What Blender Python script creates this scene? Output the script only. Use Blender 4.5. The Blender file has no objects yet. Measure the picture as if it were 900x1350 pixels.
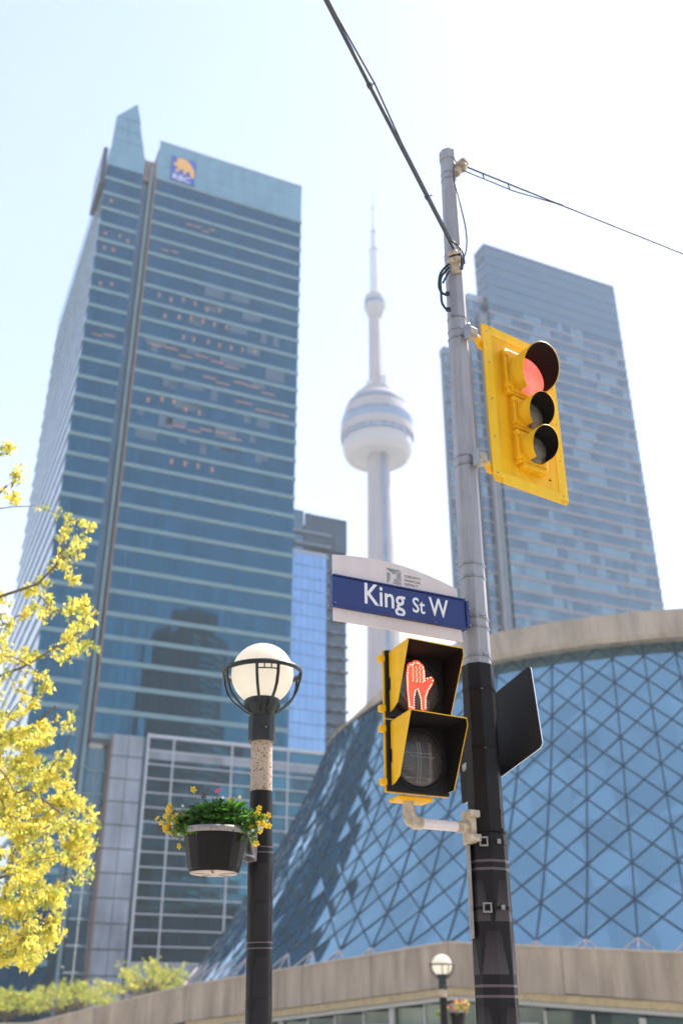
import bpy, bmesh, math, random
from mathutils import Vector, Matrix, Euler
random.seed(7)
R = math.radians
sc = bpy.context.scene
COL = sc.collection
ZC = 1.6                                   # eye height of the photographer

# ------------------------------------------------------------------ camera
cd = bpy.data.cameras.new('camera')
cam = bpy.data.objects.new('camera', cd); COL.objects.link(cam)
cam.location = (0, 0, ZC); cam.rotation_euler = (R(90 + 27.0), 0, 0)
cd.sensor_fit = 'VERTICAL'; cd.sensor_height = 36; cd.lens = 35.0
cd.clip_start = 0.05; cd.clip_end = 6000
cd.dof.use_dof = True; cd.dof.focus_distance = 5.65; cd.dof.aperture_fstop = 1.65
sc.camera = cam

# ------------------------------------------------------------------ light
SUN_AZ, SUN_EL = 52.0, 56.0                # degrees right of straight ahead, above horizon
W = bpy.data.worlds.new("World"); sc.world = W; W.use_nodes = True
nt = W.node_tree; nt.nodes.clear()
sky = nt.nodes.new('ShaderNodeTexSky'); sky.sky_type = 'NISHITA'; sky.sun_disc = False
sky.sun_elevation = R(SUN_EL); sky.sun_rotation = R(SUN_AZ)
sky.air_density = 1.0; sky.dust_density = 0.35; sky.ozone_density = 0.7
bg = nt.nodes.new('ShaderNodeBackground'); bg.inputs['Strength'].default_value = 0.13
ow = nt.nodes.new('ShaderNodeOutputWorld')
wb = nt.nodes.new('ShaderNodeVectorMath'); wb.operation = 'MULTIPLY'; wb.inputs[1].default_value = (1.14, 1.0, .95)   # daylight white balance of the whole sky
nt.links.new(sky.outputs[0], wb.inputs[0]); nt.links.new(wb.outputs[0], bg.inputs[0]); nt.links.new(bg.outputs[0], ow.inputs[0])
sl = bpy.data.lights.new('sun', 'SUN'); sl.energy = 4.5; sl.angle = R(0.53); sl.color = (1, .95, .87)
sun = bpy.data.objects.new('sun', sl); COL.objects.link(sun)
sd = Vector((math.sin(R(SUN_AZ)) * math.cos(R(SUN_EL)), math.cos(R(SUN_AZ)) * math.cos(R(SUN_EL)), math.sin(R(SUN_EL))))
sun.rotation_euler = sd.to_track_quat('Z', 'Y').to_euler()
sc.view_settings.view_transform = 'Standard'; sc.view_settings.look = 'None'
sc.view_settings.exposure = 1.52; sc.view_settings.gamma = 1.0

# ------------------------------------------------------------------ materials
def srgb(r, g, b):
    f = lambda c: (c / 255 / 12.92) if c / 255 <= .04045 else ((c / 255 + .055) / 1.055) ** 2.4
    return (f(r), f(g), f(b), 1)

def mat(name, col, rough=.5, metal=0., var=.12, scale=6., bump=0., bscale=40., stretch=None,
        emit=None, es=0., spec=.5, detail=5, transl=None):
    m = bpy.data.materials.new(name); m.use_nodes = True
    t = m.node_tree; b = t.nodes['Principled BSDF']; L = t.links
    c = tuple(col) + ((1,) if len(col) == 3 else ())
    b.inputs['Roughness'].default_value = rough; b.inputs['Metallic'].default_value = metal
    b.inputs['Specular IOR Level'].default_value = spec
    tc = t.nodes.new('ShaderNodeTexCoord'); mp = t.nodes.new('ShaderNodeMapping')
    if stretch: mp.inputs['Scale'].default_value = stretch
    L.new(tc.outputs['Object'], mp.inputs[0])
    if var > 0:
        n = t.nodes.new('ShaderNodeTexNoise'); n.inputs['Scale'].default_value = scale; n.inputs['Detail'].default_value = detail
        r = t.nodes.new('ShaderNodeValToRGB')
        r.color_ramp.elements[0].position = .3; r.color_ramp.elements[1].position = .7
        r.color_ramp.elements[0].color = tuple(x * (1 - var) for x in c[:3]) + (1,)
        r.color_ramp.elements[1].color = tuple(min(1, x * (1 + var)) for x in c[:3]) + (1,)
        L.new(mp.outputs[0], n.inputs['Vector']); L.new(n.outputs['Fac'], r.inputs[0]); L.new(r.outputs[0], b.inputs['Base Color'])
        mr = t.nodes.new('ShaderNodeMapRange'); mr.inputs['To Min'].default_value = max(.02, rough * .8); mr.inputs['To Max'].default_value = min(1, rough * 1.2)
        L.new(n.outputs['Fac'], mr.inputs[0]); L.new(mr.outputs[0], b.inputs['Roughness'])
    else:
        b.inputs['Base Color'].default_value = c
    if bump > 0:
        n2 = t.nodes.new('ShaderNodeTexNoise'); n2.inputs['Scale'].default_value = bscale; n2.inputs['Detail'].default_value = 4
        bp = t.nodes.new('ShaderNodeBump'); bp.inputs['Strength'].default_value = bump; bp.inputs['Distance'].default_value = .01
        L.new(mp.outputs[0], n2.inputs['Vector']); L.new(n2.outputs['Fac'], bp.inputs['Height']); L.new(bp.outputs[0], b.inputs['Normal'])
    if emit:
        b.inputs['Emission Color'].default_value = tuple(emit) + ((1,) if len(emit) == 3 else ()); b.inputs['Emission Strength'].default_value = es
    if transl:
        o = t.nodes['Material Output']; tr = t.nodes.new('ShaderNodeBsdfTranslucent'); mx = t.nodes.new('ShaderNodeMixShader')
        tr.inputs['Color'].default_value = tuple(transl[:3]) + (1,); mx.inputs[0].default_value = transl[3]
        L.new(b.outputs[0], mx.inputs[1]); L.new(tr.outputs[0], mx.inputs[2]); L.new(mx.outputs[0], o.inputs['Surface'])
    return m

def glass(name, col, rough=.03, metal=.8, cell=(1.5, 1.5, 4.43), var=.25, wav=.0):
    """coated curtain-wall glass: tinted mirror, pane-to-pane tint differences"""
    m = bpy.data.materials.new(name); m.use_nodes = True
    t = m.node_tree; b = t.nodes['Principled BSDF']; L = t.links
    b.inputs['Roughness'].default_value = rough; b.inputs['Metallic'].default_value = metal; b.inputs['IOR'].default_value = 1.7
    tc = t.nodes.new('ShaderNodeTexCoord'); dv = t.nodes.new('ShaderNodeVectorMath'); dv.operation = 'DIVIDE'; dv.inputs[1].default_value = cell
    fl = t.nodes.new('ShaderNodeVectorMath'); fl.operation = 'FLOOR'; wn = t.nodes.new('ShaderNodeTexWhiteNoise')
    r = t.nodes.new('ShaderNodeValToRGB')
    r.color_ramp.elements[0].color = tuple(x * (1 - var) for x in col[:3]) + (1,)
    r.color_ramp.elements[1].color = tuple(min(1, x * (1 + var)) for x in col[:3]) + (1,)
    L.new(tc.outputs['Object'], dv.inputs[0]); L.new(dv.outputs[0], fl.inputs[0]); L.new(fl.outputs[0], wn.inputs['Vector'])
    L.new(wn.outputs['Value'], r.inputs[0]); L.new(r.outputs[0], b.inputs['Base Color'])
    if wav > 0:
        n2 = t.nodes.new('ShaderNodeTexNoise'); n2.inputs['Scale'].default_value = .5; n2.inputs['Detail'].default_value = 1
        bp = t.nodes.new('ShaderNodeBump'); bp.inputs['Strength'].default_value = wav; bp.inputs['Distance'].default_value = .02
        L.new(tc.outputs['Object'], n2.inputs['Vector']); L.new(n2.outputs['Fac'], bp.inputs['Height']); L.new(bp.outputs[0], b.inputs['Normal'])
    return m

M = {}
M['tower_glass'] = glass('tower_glass', (.004, .084, .142), cell=(1.5, 50, 4.43), var=.16)
M['skylit_side_glass'] = glass('skylit_side_glass', (.30, .37, .42), cell=(50, 1.5, 4.43), var=.16)  # paler copy of the tower glass: grazing sky reflection put into its colour
M['spandrel'] = mat('spandrel_glass', (.135, .235, .265), .4, .0, var=.1, scale=.4)
M['crown_glass'] = glass('crown_glass', (.17, .31, .36), rough=.15, metal=.45, cell=(1.5, 50, 3), var=.08)
M['slot'] = glass('slot_glass', (.045, .12, .17), rough=.12, metal=.5, cell=(3, 3, 4.43), var=.15)
M['bronze'] = mat('bronze_panel', (.22, .16, .14), .4, .2)
M['pale_stone'] = mat('pale_stone', (.22, .25, .30), .35, var=.35, scale=.35, stretch=(1, 1, .3))
M['white_metal'] = mat('white_metal', (.40, .42, .46), .4, .1, var=.06)
M['podium_glass'] = glass('podium_glass', (.018, .095, .14), cell=(3, 50, 2.25), var=.55, wav=.2)
M['lit'] = mat('lit_ceiling', (.26, .15, .10), .5, var=0, emit=(1, .36, .17), es=.035)
M['blinds'] = mat('office_interior', (.08, .135, .18), .25, .3, var=.3, scale=.6)
M['conc'] = mat('concrete', (.42, .325, .235), .85, var=.24, scale=.9, bump=.35, bscale=9, stretch=(1, 1, .22), detail=10)
M['rim_conc'] = mat('rim_concrete', (.42, .35, .28), .85, var=.2, scale=.9, bump=.35, bscale=9, stretch=(1, 1, .22), detail=10)
M['conc_light'] = mat('concrete_light', (.50, .42, .33), .85, var=.12, scale=2.5, bump=.2, bscale=14, detail=8)
M['tower_conc'] = mat('tower_concrete', (.27, .245, .26), .85, var=.1, scale=.08)
M['radome'] = mat('radome', (.34, .325, .325), .5, var=.03, scale=.1)
M['pod_glass'] = glass('pod_glass', (.10, .17, .26), rough=.1, metal=.6, cell=(2, 2, 3), var=.2)
M['dark_tower'] = mat('dark_cladding', (.045, .06, .075), .25, .3, var=.3, scale=.3)
M['apt_wall'] = glass('apartment_cladding', (.035, .065, .09), rough=.25, metal=.3, cell=(2.2, 50, 3.05), var=.4)
M['apt_slab'] = mat('apartment_slab', (.20, .25, .30), .6, var=.15)
M['mirror_dark'] = mat('black_cladding', (.008, .010, .013), .25, .1, var=.2, scale=.3)
M['slab'] = mat('balcony_slab', (.42, .46, .50), .6, var=.1)
M['blue_glass'] = glass('blue_glass', (.20, .34, .54), rough=.04, metal=.85, cell=(1.6, 50, 3.1), var=.06)
M['rt_glass'] = glass('right_tower_glass', (.08, .145, .19), rough=.05, metal=.75, cell=(1.5, 50, 3.6), var=.25)
M['rt_pale'] = glass('right_tower_pale', (.125, .215, .265), rough=.12, metal=.55, cell=(1.5, 50, 3.6), var=.12)
M['rt_mech'] = glass('right_tower_screen', (.10, .165, .21), rough=.15, metal=.6, cell=(3, 50, 3.6), var=.06)
M['rt_slab'] = mat('right_tower_slab', (.20, .20, .23), .5, .1, var=.1)
M['hall_glass'] = glass('hall_glass', (.225, .375, .45), rough=.03, metal=.85, cell=(2.4, 2.4, 2.1), var=.13)
M['mullion'] = mat('mullion', (.035, .062, .085), .45, .2, var=.1)
M['mullion_sunlit'] = mat('mullion_sunlit', (.55, .45, .42), .5, var=.1)  # sunlight on the lowest lattice bars, put into the colour
M['lobby_glass'] = glass('lobby_glass', (.10, .13, .11), rough=.04, metal=.5, cell=(2, 2, 4), var=.4, wav=.3)
M['beige'] = mat('beige_paint', (.52, .48, .41), .5, var=.08)
M['timber'] = mat('timber_ledge', (.50, .37, .19), .6, var=.15, scale=3)
M['asphalt'] = mat('asphalt', (.055, .055, .057), .9, var=.2, scale=3, bump=.3, bscale=60)
M['pave'] = mat('pavement_concrete', (.36, .345, .315), .85, var=.12, scale=2, bump=.2, bscale=50)
M['ground'] = mat('city_ground', (.34, .32, .29), .9, var=.2, scale=.2)
M['paint'] = mat('road_paint', (.75, .75, .72), .6, var=.1)
M['galv'] = mat('weathered_pole', (.37, .36, .37), .55, .25, var=.14, scale=9, bump=.25, bscale=90, stretch=(1, 1, .25), detail=9)
M['steel'] = mat('steel_strap', (.33, .32, .31), .35, .8, var=.15, scale=30)
M['wrap'] = mat('black_wrap', (.012, .0095, .0085), .55, var=.3, scale=7, bump=.1, bscale=60, spec=.25)
M['wrap2'] = mat('printed_wrap', (.013, .0105, .0105), .6, var=.15, scale=12, bump=.15, bscale=120, spec=.22)
M['print'] = mat('wrap_print', (.10, .07, .075), .6, var=.1, scale=20)
M['print_dim'] = mat('wrap_print_dim', (.024, .0195, .020), .6, var=.1, scale=20, spec=.22)
M['yellow'] = mat('signal_yellow', (.90, .475, .006), .5, var=.10, scale=4, bump=.06, bscale=50, spec=.22)
M['yellow_edge'] = mat('signal_yellow_border', (.92, .55, .02), .5, var=.04, scale=5, spec=.22)
M['black'] = mat('signal_black', (.010, .008, .007), .5, var=.2, scale=9, spec=.2)
M['black_in'] = mat('visor_lining', (.010, .007, .006), .75, var=.2, scale=9, spec=.15)
M['red_on'] = mat('red_lens', (.75, .06, .04), .25, var=.06, scale=40, emit=(1, .10, .085), es=.42, bump=.4, bscale=160)
M['lens_off'] = mat('dark_lens', (.13, .105, .07), .16, var=.3, scale=30, bump=.4, bscale=160)
M['ped_lens'] = mat('pedestrian_lens', (.06, .05, .045), .15, var=.2, scale=30, bump=.2, bscale=120)
M['hand'] = mat('hand_glow', (.55, .035, .02), .4, var=.35, scale=30, emit=(1, .085, .035), es=.40)
M['led'] = mat('led_on', (1, .5, .4), .4, var=0, emit=(1, .5, .38), es=1.3)
M['led_off'] = mat('led_off', (.34, .28, .24), .35, var=0)
M['white_sign'] = mat('sign_white', (.70, .60, .56), .42, var=.03, scale=5)
M['letter'] = mat('sign_lettering', (.80, .77, .75), .45, var=0)
M['blue_sign'] = mat('sign_blue', (.010, .026, .14), .35, var=.1, scale=8)
M['grey_ink'] = mat('emblem_grey', (.25, .25, .24), .5, var=.35, scale=12)
M['dark_ink'] = mat('dark_ink', (.07, .07, .075), .5, var=0)
M['plate_back'] = mat('sign_back', (.017, .013, .010), .6, var=.25, scale=6, spec=.2)
M['plate_edge'] = mat('sign_edge', (.6, .6, .62), .35, .6, var=0)
M['cream_fit'] = mat('cream_fitting', (.52, .42, .30), .5, .1, var=.25, scale=25, bump=.2, bscale=80)
M['cable'] = mat('cable', (.05, .053, .06), .5, var=.2, scale=20)
M['cable_black'] = mat('cable_black', (.012, .02, .024), .4, var=.2, scale=20)
M['globe'] = mat('opal_globe', (.86, .80, .70), .28, var=.05, scale=9, transl=(.95, .90, .80, .6), bump=.02)
M['iron'] = mat('black_iron', (.024, .027, .026), .42, .3, var=.3, scale=20, bump=.15, bscale=80)
M['pot'] = mat('brown_pot', (.006, .004, .003), .42, var=.25, scale=12, stretch=(1, 1, .2), spec=.25)
M['pot_base'] = mat('pot_base', (.55, .42, .34), .6, var=.15)
M['grey_bracket'] = mat('grey_bracket', (.30, .27, .25), .55, .3, var=.25, scale=30)
M['leaf'] = mat('leaf_green', (.085, .20, .028), .5, var=.5, scale=16, transl=(.12, .32, .03, .35))
M['leaf_dark'] = mat('leaf_dark', (.030, .075, .016), .5, var=.4, scale=16, transl=(.06, .18, .02, .25))
M['leaf_lime'] = mat('leaf_lime', (.22, .28, .035), .5, var=.3, scale=16, transl=(.35, .42, .04, .35))
M['petal'] = mat('petal_yellow', (.80, .52, .02), .5, var=.15, scale=60, transl=(.9, .6, .03, .35))
M['petal_pink'] = mat('petal_pink', (.62, .05, .16), .5, var=.15, scale=60)
M['petal_white'] = mat('petal_white', (.8, .78, .68), .5, var=.1, scale=60)
M['petal_dark'] = mat('petal_dark', (.03, .008, .02), .5, var=.1, scale=60)
M['petal_eye'] = mat('petal_eye', (.45, .20, .01), .6, var=.1)
M['spring'] = mat('spring_leaf', (.62, .545, .09), .55, var=.4, scale=3, transl=(.94, .82, .17, .52))
M['spring2'] = mat('spring_leaf_green', (.33, .36, .075), .55, var=.4, scale=1.5, transl=(.52, .56, .10, .4))
M['bark'] = mat('bark', (.16, .12, .085), .9, var=.35, scale=14, bump=.6, bscale=30, stretch=(1, 1, .3))
M['roof'] = mat('flat_roof', (.25, .24, .23), .9, var=.1)
M['shield_blue'] = mat('emblem_blue', (.02, .09, .42), .5, var=.05)
M['shield_gold'] = mat('emblem_gold', (.75, .40, .10), .5, var=.05)

def cells(m, scale, lo, hi, axis=(1, 1, 1)):     # moulded lens facets: the glow varies from facet to facet
    t = m.node_tree; L = t.links; b = t.nodes['Principled BSDF']
    v = t.nodes.new('ShaderNodeTexVoronoi'); v.inputs['Scale'].default_value = scale
    n = t.nodes.new('ShaderNodeTexNoise'); n.inputs['Scale'].default_value = scale * .08
    ad = t.nodes.new('ShaderNodeMath'); ad.operation = 'MULTIPLY'
    mr = t.nodes.new('ShaderNodeMapRange'); mr.inputs['From Max'].default_value = .45; mr.inputs['To Min'].default_value = lo; mr.inputs['To Max'].default_value = hi
    tc = t.nodes['Texture Coordinate']; L.new(tc.outputs['Object'], v.inputs['Vector']); L.new(tc.outputs['Object'], n.inputs['Vector'])
    L.new(v.outputs['Distance'], ad.inputs[0]); L.new(n.outputs['Fac'], ad.inputs[1]); L.new(ad.outputs[0], mr.inputs[0]); L.new(mr.outputs[0], b.inputs['Emission Strength'])
cells(M['red_on'], 95, .26, .70); cells(M['hand'], 110, .22, .66)
M['red_on'].node_tree.nodes['Principled BSDF'].inputs['Emission Color'].default_value = (1, .15, .11, 1)
def streaks(m, scale, lo, stretch):               # rain streaks and patches
    t = m.node_tree; L = t.links; b = t.nodes['Principled BSDF']; old = b.inputs['Base Color'].links[0].from_socket
    mp = t.nodes.new('ShaderNodeMapping'); mp.inputs['Scale'].default_value = stretch
    n = t.nodes.new('ShaderNodeTexNoise'); n.inputs['Scale'].default_value = scale; n.inputs['Detail'].default_value = 6; n.inputs['Roughness'].default_value = .65
    r = t.nodes.new('ShaderNodeValToRGB'); r.color_ramp.elements[0].position = .36; r.color_ramp.elements[1].position = .56; r.color_ramp.elements[0].color = (lo, lo, lo * .98, 1)
    mx = t.nodes.new('ShaderNodeMix'); mx.data_type = 'RGBA'; mx.blend_type = 'MULTIPLY'; mx.inputs[0].default_value = 1
    L.new(t.nodes['Texture Coordinate'].outputs['Object'], mp.inputs[0]); L.new(mp.outputs[0], n.inputs['Vector']); L.new(n.outputs['Fac'], r.inputs[0])
    L.new(old, mx.inputs[6]); L.new(r.outputs[0], mx.inputs[7]); L.new(mx.outputs[2], b.inputs['Base Color'])
streaks(M['conc'], 1.6, .76, (1, 1, .09)); streaks(M['rim_conc'], 1.2, .76, (1, 1, .09)); streaks(M['yellow'], 14, .86, (1, 1, .12)); streaks(M['yellow_edge'], 9, .90, (1, 1, .3))
streaks(M['galv'], 22, .80, (1, 1, .06)); streaks(M['wrap'], 12, .7, (1, 1, .15)); streaks(M['white_sign'], 10, .93, (1, 1, .2)); streaks(M['cream_fit'], 30, .7, (1, 1, .5))
def speckle():                              # exposed-aggregate concrete post
    m = mat('aggregate_concrete', (.50, .38, .28), .8, var=.08, scale=8, bump=.3, bscale=90)
    t = m.node_tree; L = t.links; b = t.nodes['Principled BSDF']
    old = b.inputs['Base Color'].links[0].from_socket
    v = t.nodes.new('ShaderNodeTexNoise'); v.inputs['Scale'].default_value = 85; v.inputs['Detail'].default_value = 2
    r = t.nodes.new('ShaderNodeValToRGB'); r.color_ramp.elements[0].position = .57; r.color_ramp.elements[1].position = .64
    tc = t.nodes['Texture Coordinate']; L.new(tc.outputs['Object'], v.inputs['Vector']); L.new(v.outputs['Fac'], r.inputs[0])
    mx = t.nodes.new('ShaderNodeMix'); mx.data_type = 'RGBA'; mx.inputs[7].default_value = (.09, .06, .045, 1)
    L.new(r.outputs[0], mx.inputs[0]); L.new(old, mx.inputs[6]); L.new(mx.outputs[2], b.inputs['Base Color'])
    return m
M['aggregate'] = speckle()

def striped():                              # fine vertical print lines that thin out upwards inside the wrap's trapezoids
    m = mat('wrap_line_print', (.047, .038, .039), .6, var=0, spec=.22)
    t = m.node_tree; L = t.links; b = t.nodes['Principled BSDF']
    uv = t.nodes.new('ShaderNodeUVMap'); sp = t.nodes.new('ShaderNodeSeparateXYZ'); L.new(uv.outputs[0], sp.inputs[0])
    fr = t.nodes.new('ShaderNodeMath'); fr.operation = 'FRACT'; mu = t.nodes.new('ShaderNodeMath'); mu.operation = 'MULTIPLY'; mu.inputs[1].default_value = 150
    L.new(sp.outputs[0], mu.inputs[0]); L.new(mu.outputs[0], fr.inputs[0])
    lt = t.nodes.new('ShaderNodeMath'); lt.operation = 'LESS_THAN'; lt.inputs[1].default_value = .42; L.new(fr.outputs[0], lt.inputs[0])
    fd = t.nodes.new('ShaderNodeMath'); fd.operation = 'SUBTRACT'; fd.inputs[0].default_value = 1.0; L.new(sp.outputs[1], fd.inputs[1])
    m2 = t.nodes.new('ShaderNodeMath'); m2.operation = 'MULTIPLY'; L.new(lt.outputs[0], m2.inputs[0]); L.new(fd.outputs[0], m2.inputs[1])
    mx = t.nodes.new('ShaderNodeMix'); mx.data_type = 'RGBA'; mx.inputs[6].default_value = (.024, .019, .0195, 1); mx.inputs[7].default_value = (.13, .105, .105, 1)
    L.new(m2.outputs[0], mx.inputs[0]); L.new(mx.outputs[2], b.inputs['Base Color'])
    return m
M['lines'] = striped()

# ------------------------------------------------------------------ mesh helpers
class MB:
    def __init__(s): s.v = []; s.f = []; s.m = []; s.sm = []
    def add(s, vs, fs, m=0, smooth=False):
        o = len(s.v); s.v += [tuple(v) for v in vs]
        for f in fs: s.f.append(tuple(i + o for i in f)); s.m.append(m); s.sm.append(smooth)
        return s
    def quad(s, a, b, c, d, m=0): return s.add([a, b, c, d], [(0, 1, 2, 3)], m)
    def box(s, x0, x1, y0, y1, z0, z1, m=0, T=None):
        vs = [Vector(p) for p in ((x0, y0, z0), (x1, y0, z0), (x1, y1, z0), (x0, y1, z0), (x0, y0, z1), (x1, y0, z1), (x1, y1, z1), (x0, y1, z1))]
        if T: vs = [T @ v for v in vs]
        return s.add(vs, [(0, 3, 2, 1), (4, 5, 6, 7), (0, 1, 5, 4), (1, 2, 6, 5), (2, 3, 7, 6), (3, 0, 4, 7)], m)
    def prism(s, poly, o, a, b, n, t, m=0, mside=None):
        """polygon poly (list of 2D) in plane o + a*x + b*y, thickened along n by t"""
        o, a, b, n = Vector(o), Vector(a), Vector(b), Vector(n); k = len(poly)
        f = [o + a * x + b * y + n * t for x, y in poly]; r = [o + a * x + b * y for x, y in poly]
        s.add(f + r, [tuple(range(k)), tuple(range(2 * k - 1, k - 1, -1))], m)
        s.add(f + r, [(i, i + k, (i + 1) % k + k, (i + 1) % k) for i in range(k)], m if mside is None else mside)
        return s
    def tube(s, pts, r, n=8, m=0, smooth=True, cap=True, curve=0):
        pts = [Vector(p) for p in pts]
        if curve:
            q = [pts[0]] + pts + [pts[-1]]; o_ = []
            for i in range(1, len(q) - 2):
                a, b, c, d = q[i - 1:i + 3]
                for j in range(curve):
                    t = j / curve; o_.append(.5 * (2 * b + (c - a) * t + (2 * a - 5 * b + 4 * c - d) * t * t + (3 * b - a - 3 * c + d) * t ** 3))
            pts = o_ + [pts[-1]]
        k = len(pts); rs = r if isinstance(r, (list, tuple)) else [r] * k
        t0 = (pts[1] - pts[0]).normalized(); up = Vector((0, 0, 1)) if abs(t0.z) < .9 else Vector((1, 0, 0))
        a = t0.cross(up).normalized(); vs = []
        for i, p in enumerate(pts):
            t = (pts[min(i + 1, k - 1)] - pts[max(i - 1, 0)]).normalized()
            a = (a - t * a.dot(t)).normalized(); b = t.cross(a)
            for j in range(n):
                w = 2 * math.pi * j / n; vs.append(p + (a * math.cos(w) + b * math.sin(w)) * rs[i])
        fs = [(i * n + j, i * n + (j + 1) % n, (i + 1) * n + (j + 1) % n, (i + 1) * n + j) for i in range(k - 1) for j in range(n)]
        s.add(vs, fs, m, smooth)
        if cap: s.add(vs[:n], [tuple(range(n - 1, -1, -1))], m); s.add(vs[-n:], [tuple(range(n))], m)
        return s
    def lathe(s, prof, n=24, m=0, smooth=True, c=(0, 0, 0), rot=0., cap=True):
        vs = []; 
        for r, z in prof:
            for j in range(n):
                w = 2 * math.pi * j / n + rot; vs.append((c[0] + r * math.cos(w), c[1] + r * math.sin(w), c[2] + z))
        k = len(prof)
        s.add(vs, [(i * n + j, i * n + (j + 1) % n, (i + 1) * n + (j + 1) % n, (i + 1) * n + j) for i in range(k - 1) for j in range(n)], m, smooth)
        if cap: s.add(vs[:n], [tuple(range(n - 1, -1, -1))], m); s.add(vs[-n:], [tuple(range(n))], m)
        return s
    def mesh(s, name, mats):
        me = bpy.data.meshes.new(name); me.from_pydata(s.v, [], s.f)
        for x in (mats if isinstance(mats, (list, tuple)) else [mats]): me.materials.append(M[x] if isinstance(x, str) else x)
        me.polygons.foreach_set('material_index', s.m); me.polygons.foreach_set('use_smooth', s.sm); me.update()
        return me
    def build(s, name, mats, parent=None, loc=None, bevel=0., kind=None):
        return link(name, s.mesh(name, mats), parent, loc, bevel, kind)

def link(name, me, parent=None, loc=None, bevel=0., kind=None):
    o = bpy.data.objects.new(name, me); COL.objects.link(o)
    if parent: o.parent = parent
    if loc: o.location = loc
    if kind: o['kind'] = kind
    if bevel:
        b = o.modifiers.new('bevel', 'BEVEL'); b.width = bevel; b.segments = 2; b.limit_method = 'ANGLE'; b.angle_limit = R(40)
    return o

def tag(o, label, cat, group=None):
    o['label'] = label; o['category'] = cat
    if group: o['group'] = group
    return o

def thing(name, label, cat, loc=(0, 0, 0), yaw=0., group=None, rot=None):
    o = bpy.data.objects.new(name, None); COL.objects.link(o); o.empty_display_size = .2
    o.location = loc; o.rotation_euler = rot if rot else (0, 0, R(yaw))
    return tag(o, label, cat, group)

def text_mesh(txt, size, mats, sx=1., ext=.0008, align='LEFT', spacing=1., bold=0.):
    cu = bpy.data.curves.new('lettering', 'FONT'); cu.body = txt; cu.size = size; cu.extrude = ext; cu.align_x = align; cu.space_character = spacing; cu.offset = bold * size
    cu.resolution_u = 3
    to = bpy.data.objects.new('lettering', cu); COL.objects.link(to)
    dg = bpy.context.evaluated_depsgraph_get(); me = bpy.data.meshes.new_from_object(to.evaluated_get(dg))
    bpy.data.objects.remove(to); bpy.data.curves.remove(cu)
    for v in me.vertices: v.co.x *= sx
    me.materials.clear(); me.materials.append(M[mats]); me.name = 'lettering'
    return me

def at(px, py, d):                          # point at camera depth d along the sight line of a photo pixel
    dx, dy = (px - 450) / 1312., (675 - py) / 1312.; c, s = math.cos(R(27)), math.sin(R(27))
    return Vector((dx * d, (c - dy * s) * d, ZC + (s + dy * c) * d))

# ------------------------------------------------------------------ ground, road, pavement
def sheet(name, poly, z, m, thick=0.):
    b = MB()
    if thick: b.prism(poly, (0, 0, z - thick), (1, 0, 0), (0, 1, 0), (0, 0, 1), thick)
    else: b.add([(x, y, z) for x, y in poly], [tuple(range(len(poly)))])
    return b.build(name, m, kind='structure')
sheet('ground', [(-2500, -2500), (2500, -2500), (2500, 2500), (-2500, 2500)], -.13, 'ground')
YG = R(24)
def G(u, v): return (u * math.cos(YG) - v * math.sin(YG), u * math.sin(YG) + v * math.cos(YG))   # street-grid metres
# the corner pavement the poles stand on, King St in front of it (towards and behind the camera), a side street to the left
sheet('pavement', [G(-9, -1.4), G(160, -1.4), G(160, 19), G(-9, 19)], 0, 'pave', .13)
sheet('road', [G(-300, -17), G(300, -17), G(300, -1.4), G(-300, -1.4)], -.122, 'asphalt')
sheet('side_road', [G(-22, -1.4), G(-9, -1.4), G(-9, 300), G(-22, 300)], -.122, 'asphalt')
sheet('far_pavement', [G(-300, -23), G(300, -23), G(300, -17), G(-300, -17)], 0, 'pave', .13)
b = MB()
for k in range(9): b.add([(*G(-10.2 - .0, .2 + k * 1.1 - 11), -.116), (*G(-13.4, .2 + k * 1.1 - 11), -.116), (*G(-13.4, .75 + k * 1.1 - 11), -.116), (*G(-10.2, .75 + k * 1.1 - 11), -.116)], [(0, 3, 2, 1)])
b.build('crossing_stripes', 'paint', kind='structure')
b = MB()
for s in range(-30, 30): b.add([(*G(s * 9, -9.3), -.116), (*G(s * 9 + 3, -9.3), -.116), (*G(s * 9 + 3, -9.15), -.116), (*G(s * 9, -9.15), -.116)], [(0, 1, 2, 3)])
b.build('lane_markings', 'paint', kind='structure')

# ------------------------------------------------------------------ curtain-wall helpers (building-local: x along facade, y into depth)
def pane_row(b, x0, x1, y, z0, z1, pw, jit=.006, m=0, pick=None, rng=random):
    n = max(1, round((x1 - x0) / pw)); w = (x1 - x0) / n
    for i in range(n):
        a, c = x0 + i * w + .03, x0 + (i + 1) * w - .03
        j = [rng.uniform(-jit, jit) for _ in range(3)]
        b.add([(a, y + j[0], z0), (c, y + j[1], z0), (c, y + j[1] + j[2], z1), (a, y + j[0] + j[2], z1)], [(0, 1, 2, 3)], pick() if pick else m)
def pane_row_side(b, y0, y1, x, z0, z1, pw, jit=.006, m=0, sgn=-1):
    n = max(1, round((y1 - y0) / pw)); w = (y1 - y0) / n
    for i in range(n):
        a, c = y0 + i * w + .03, y0 + (i + 1) * w - .03
        j = [random.uniform(-jit, jit) for _ in range(3)]
        p = [(x + j[0], a, z0), (x + j[1], c, z0), (x + j[1] + j[2], c, z1), (x + j[0] + j[2], a, z1)]
        b.add(p, [(3, 2, 1, 0)] if sgn < 0 else [(0, 1, 2, 3)], m)

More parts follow.
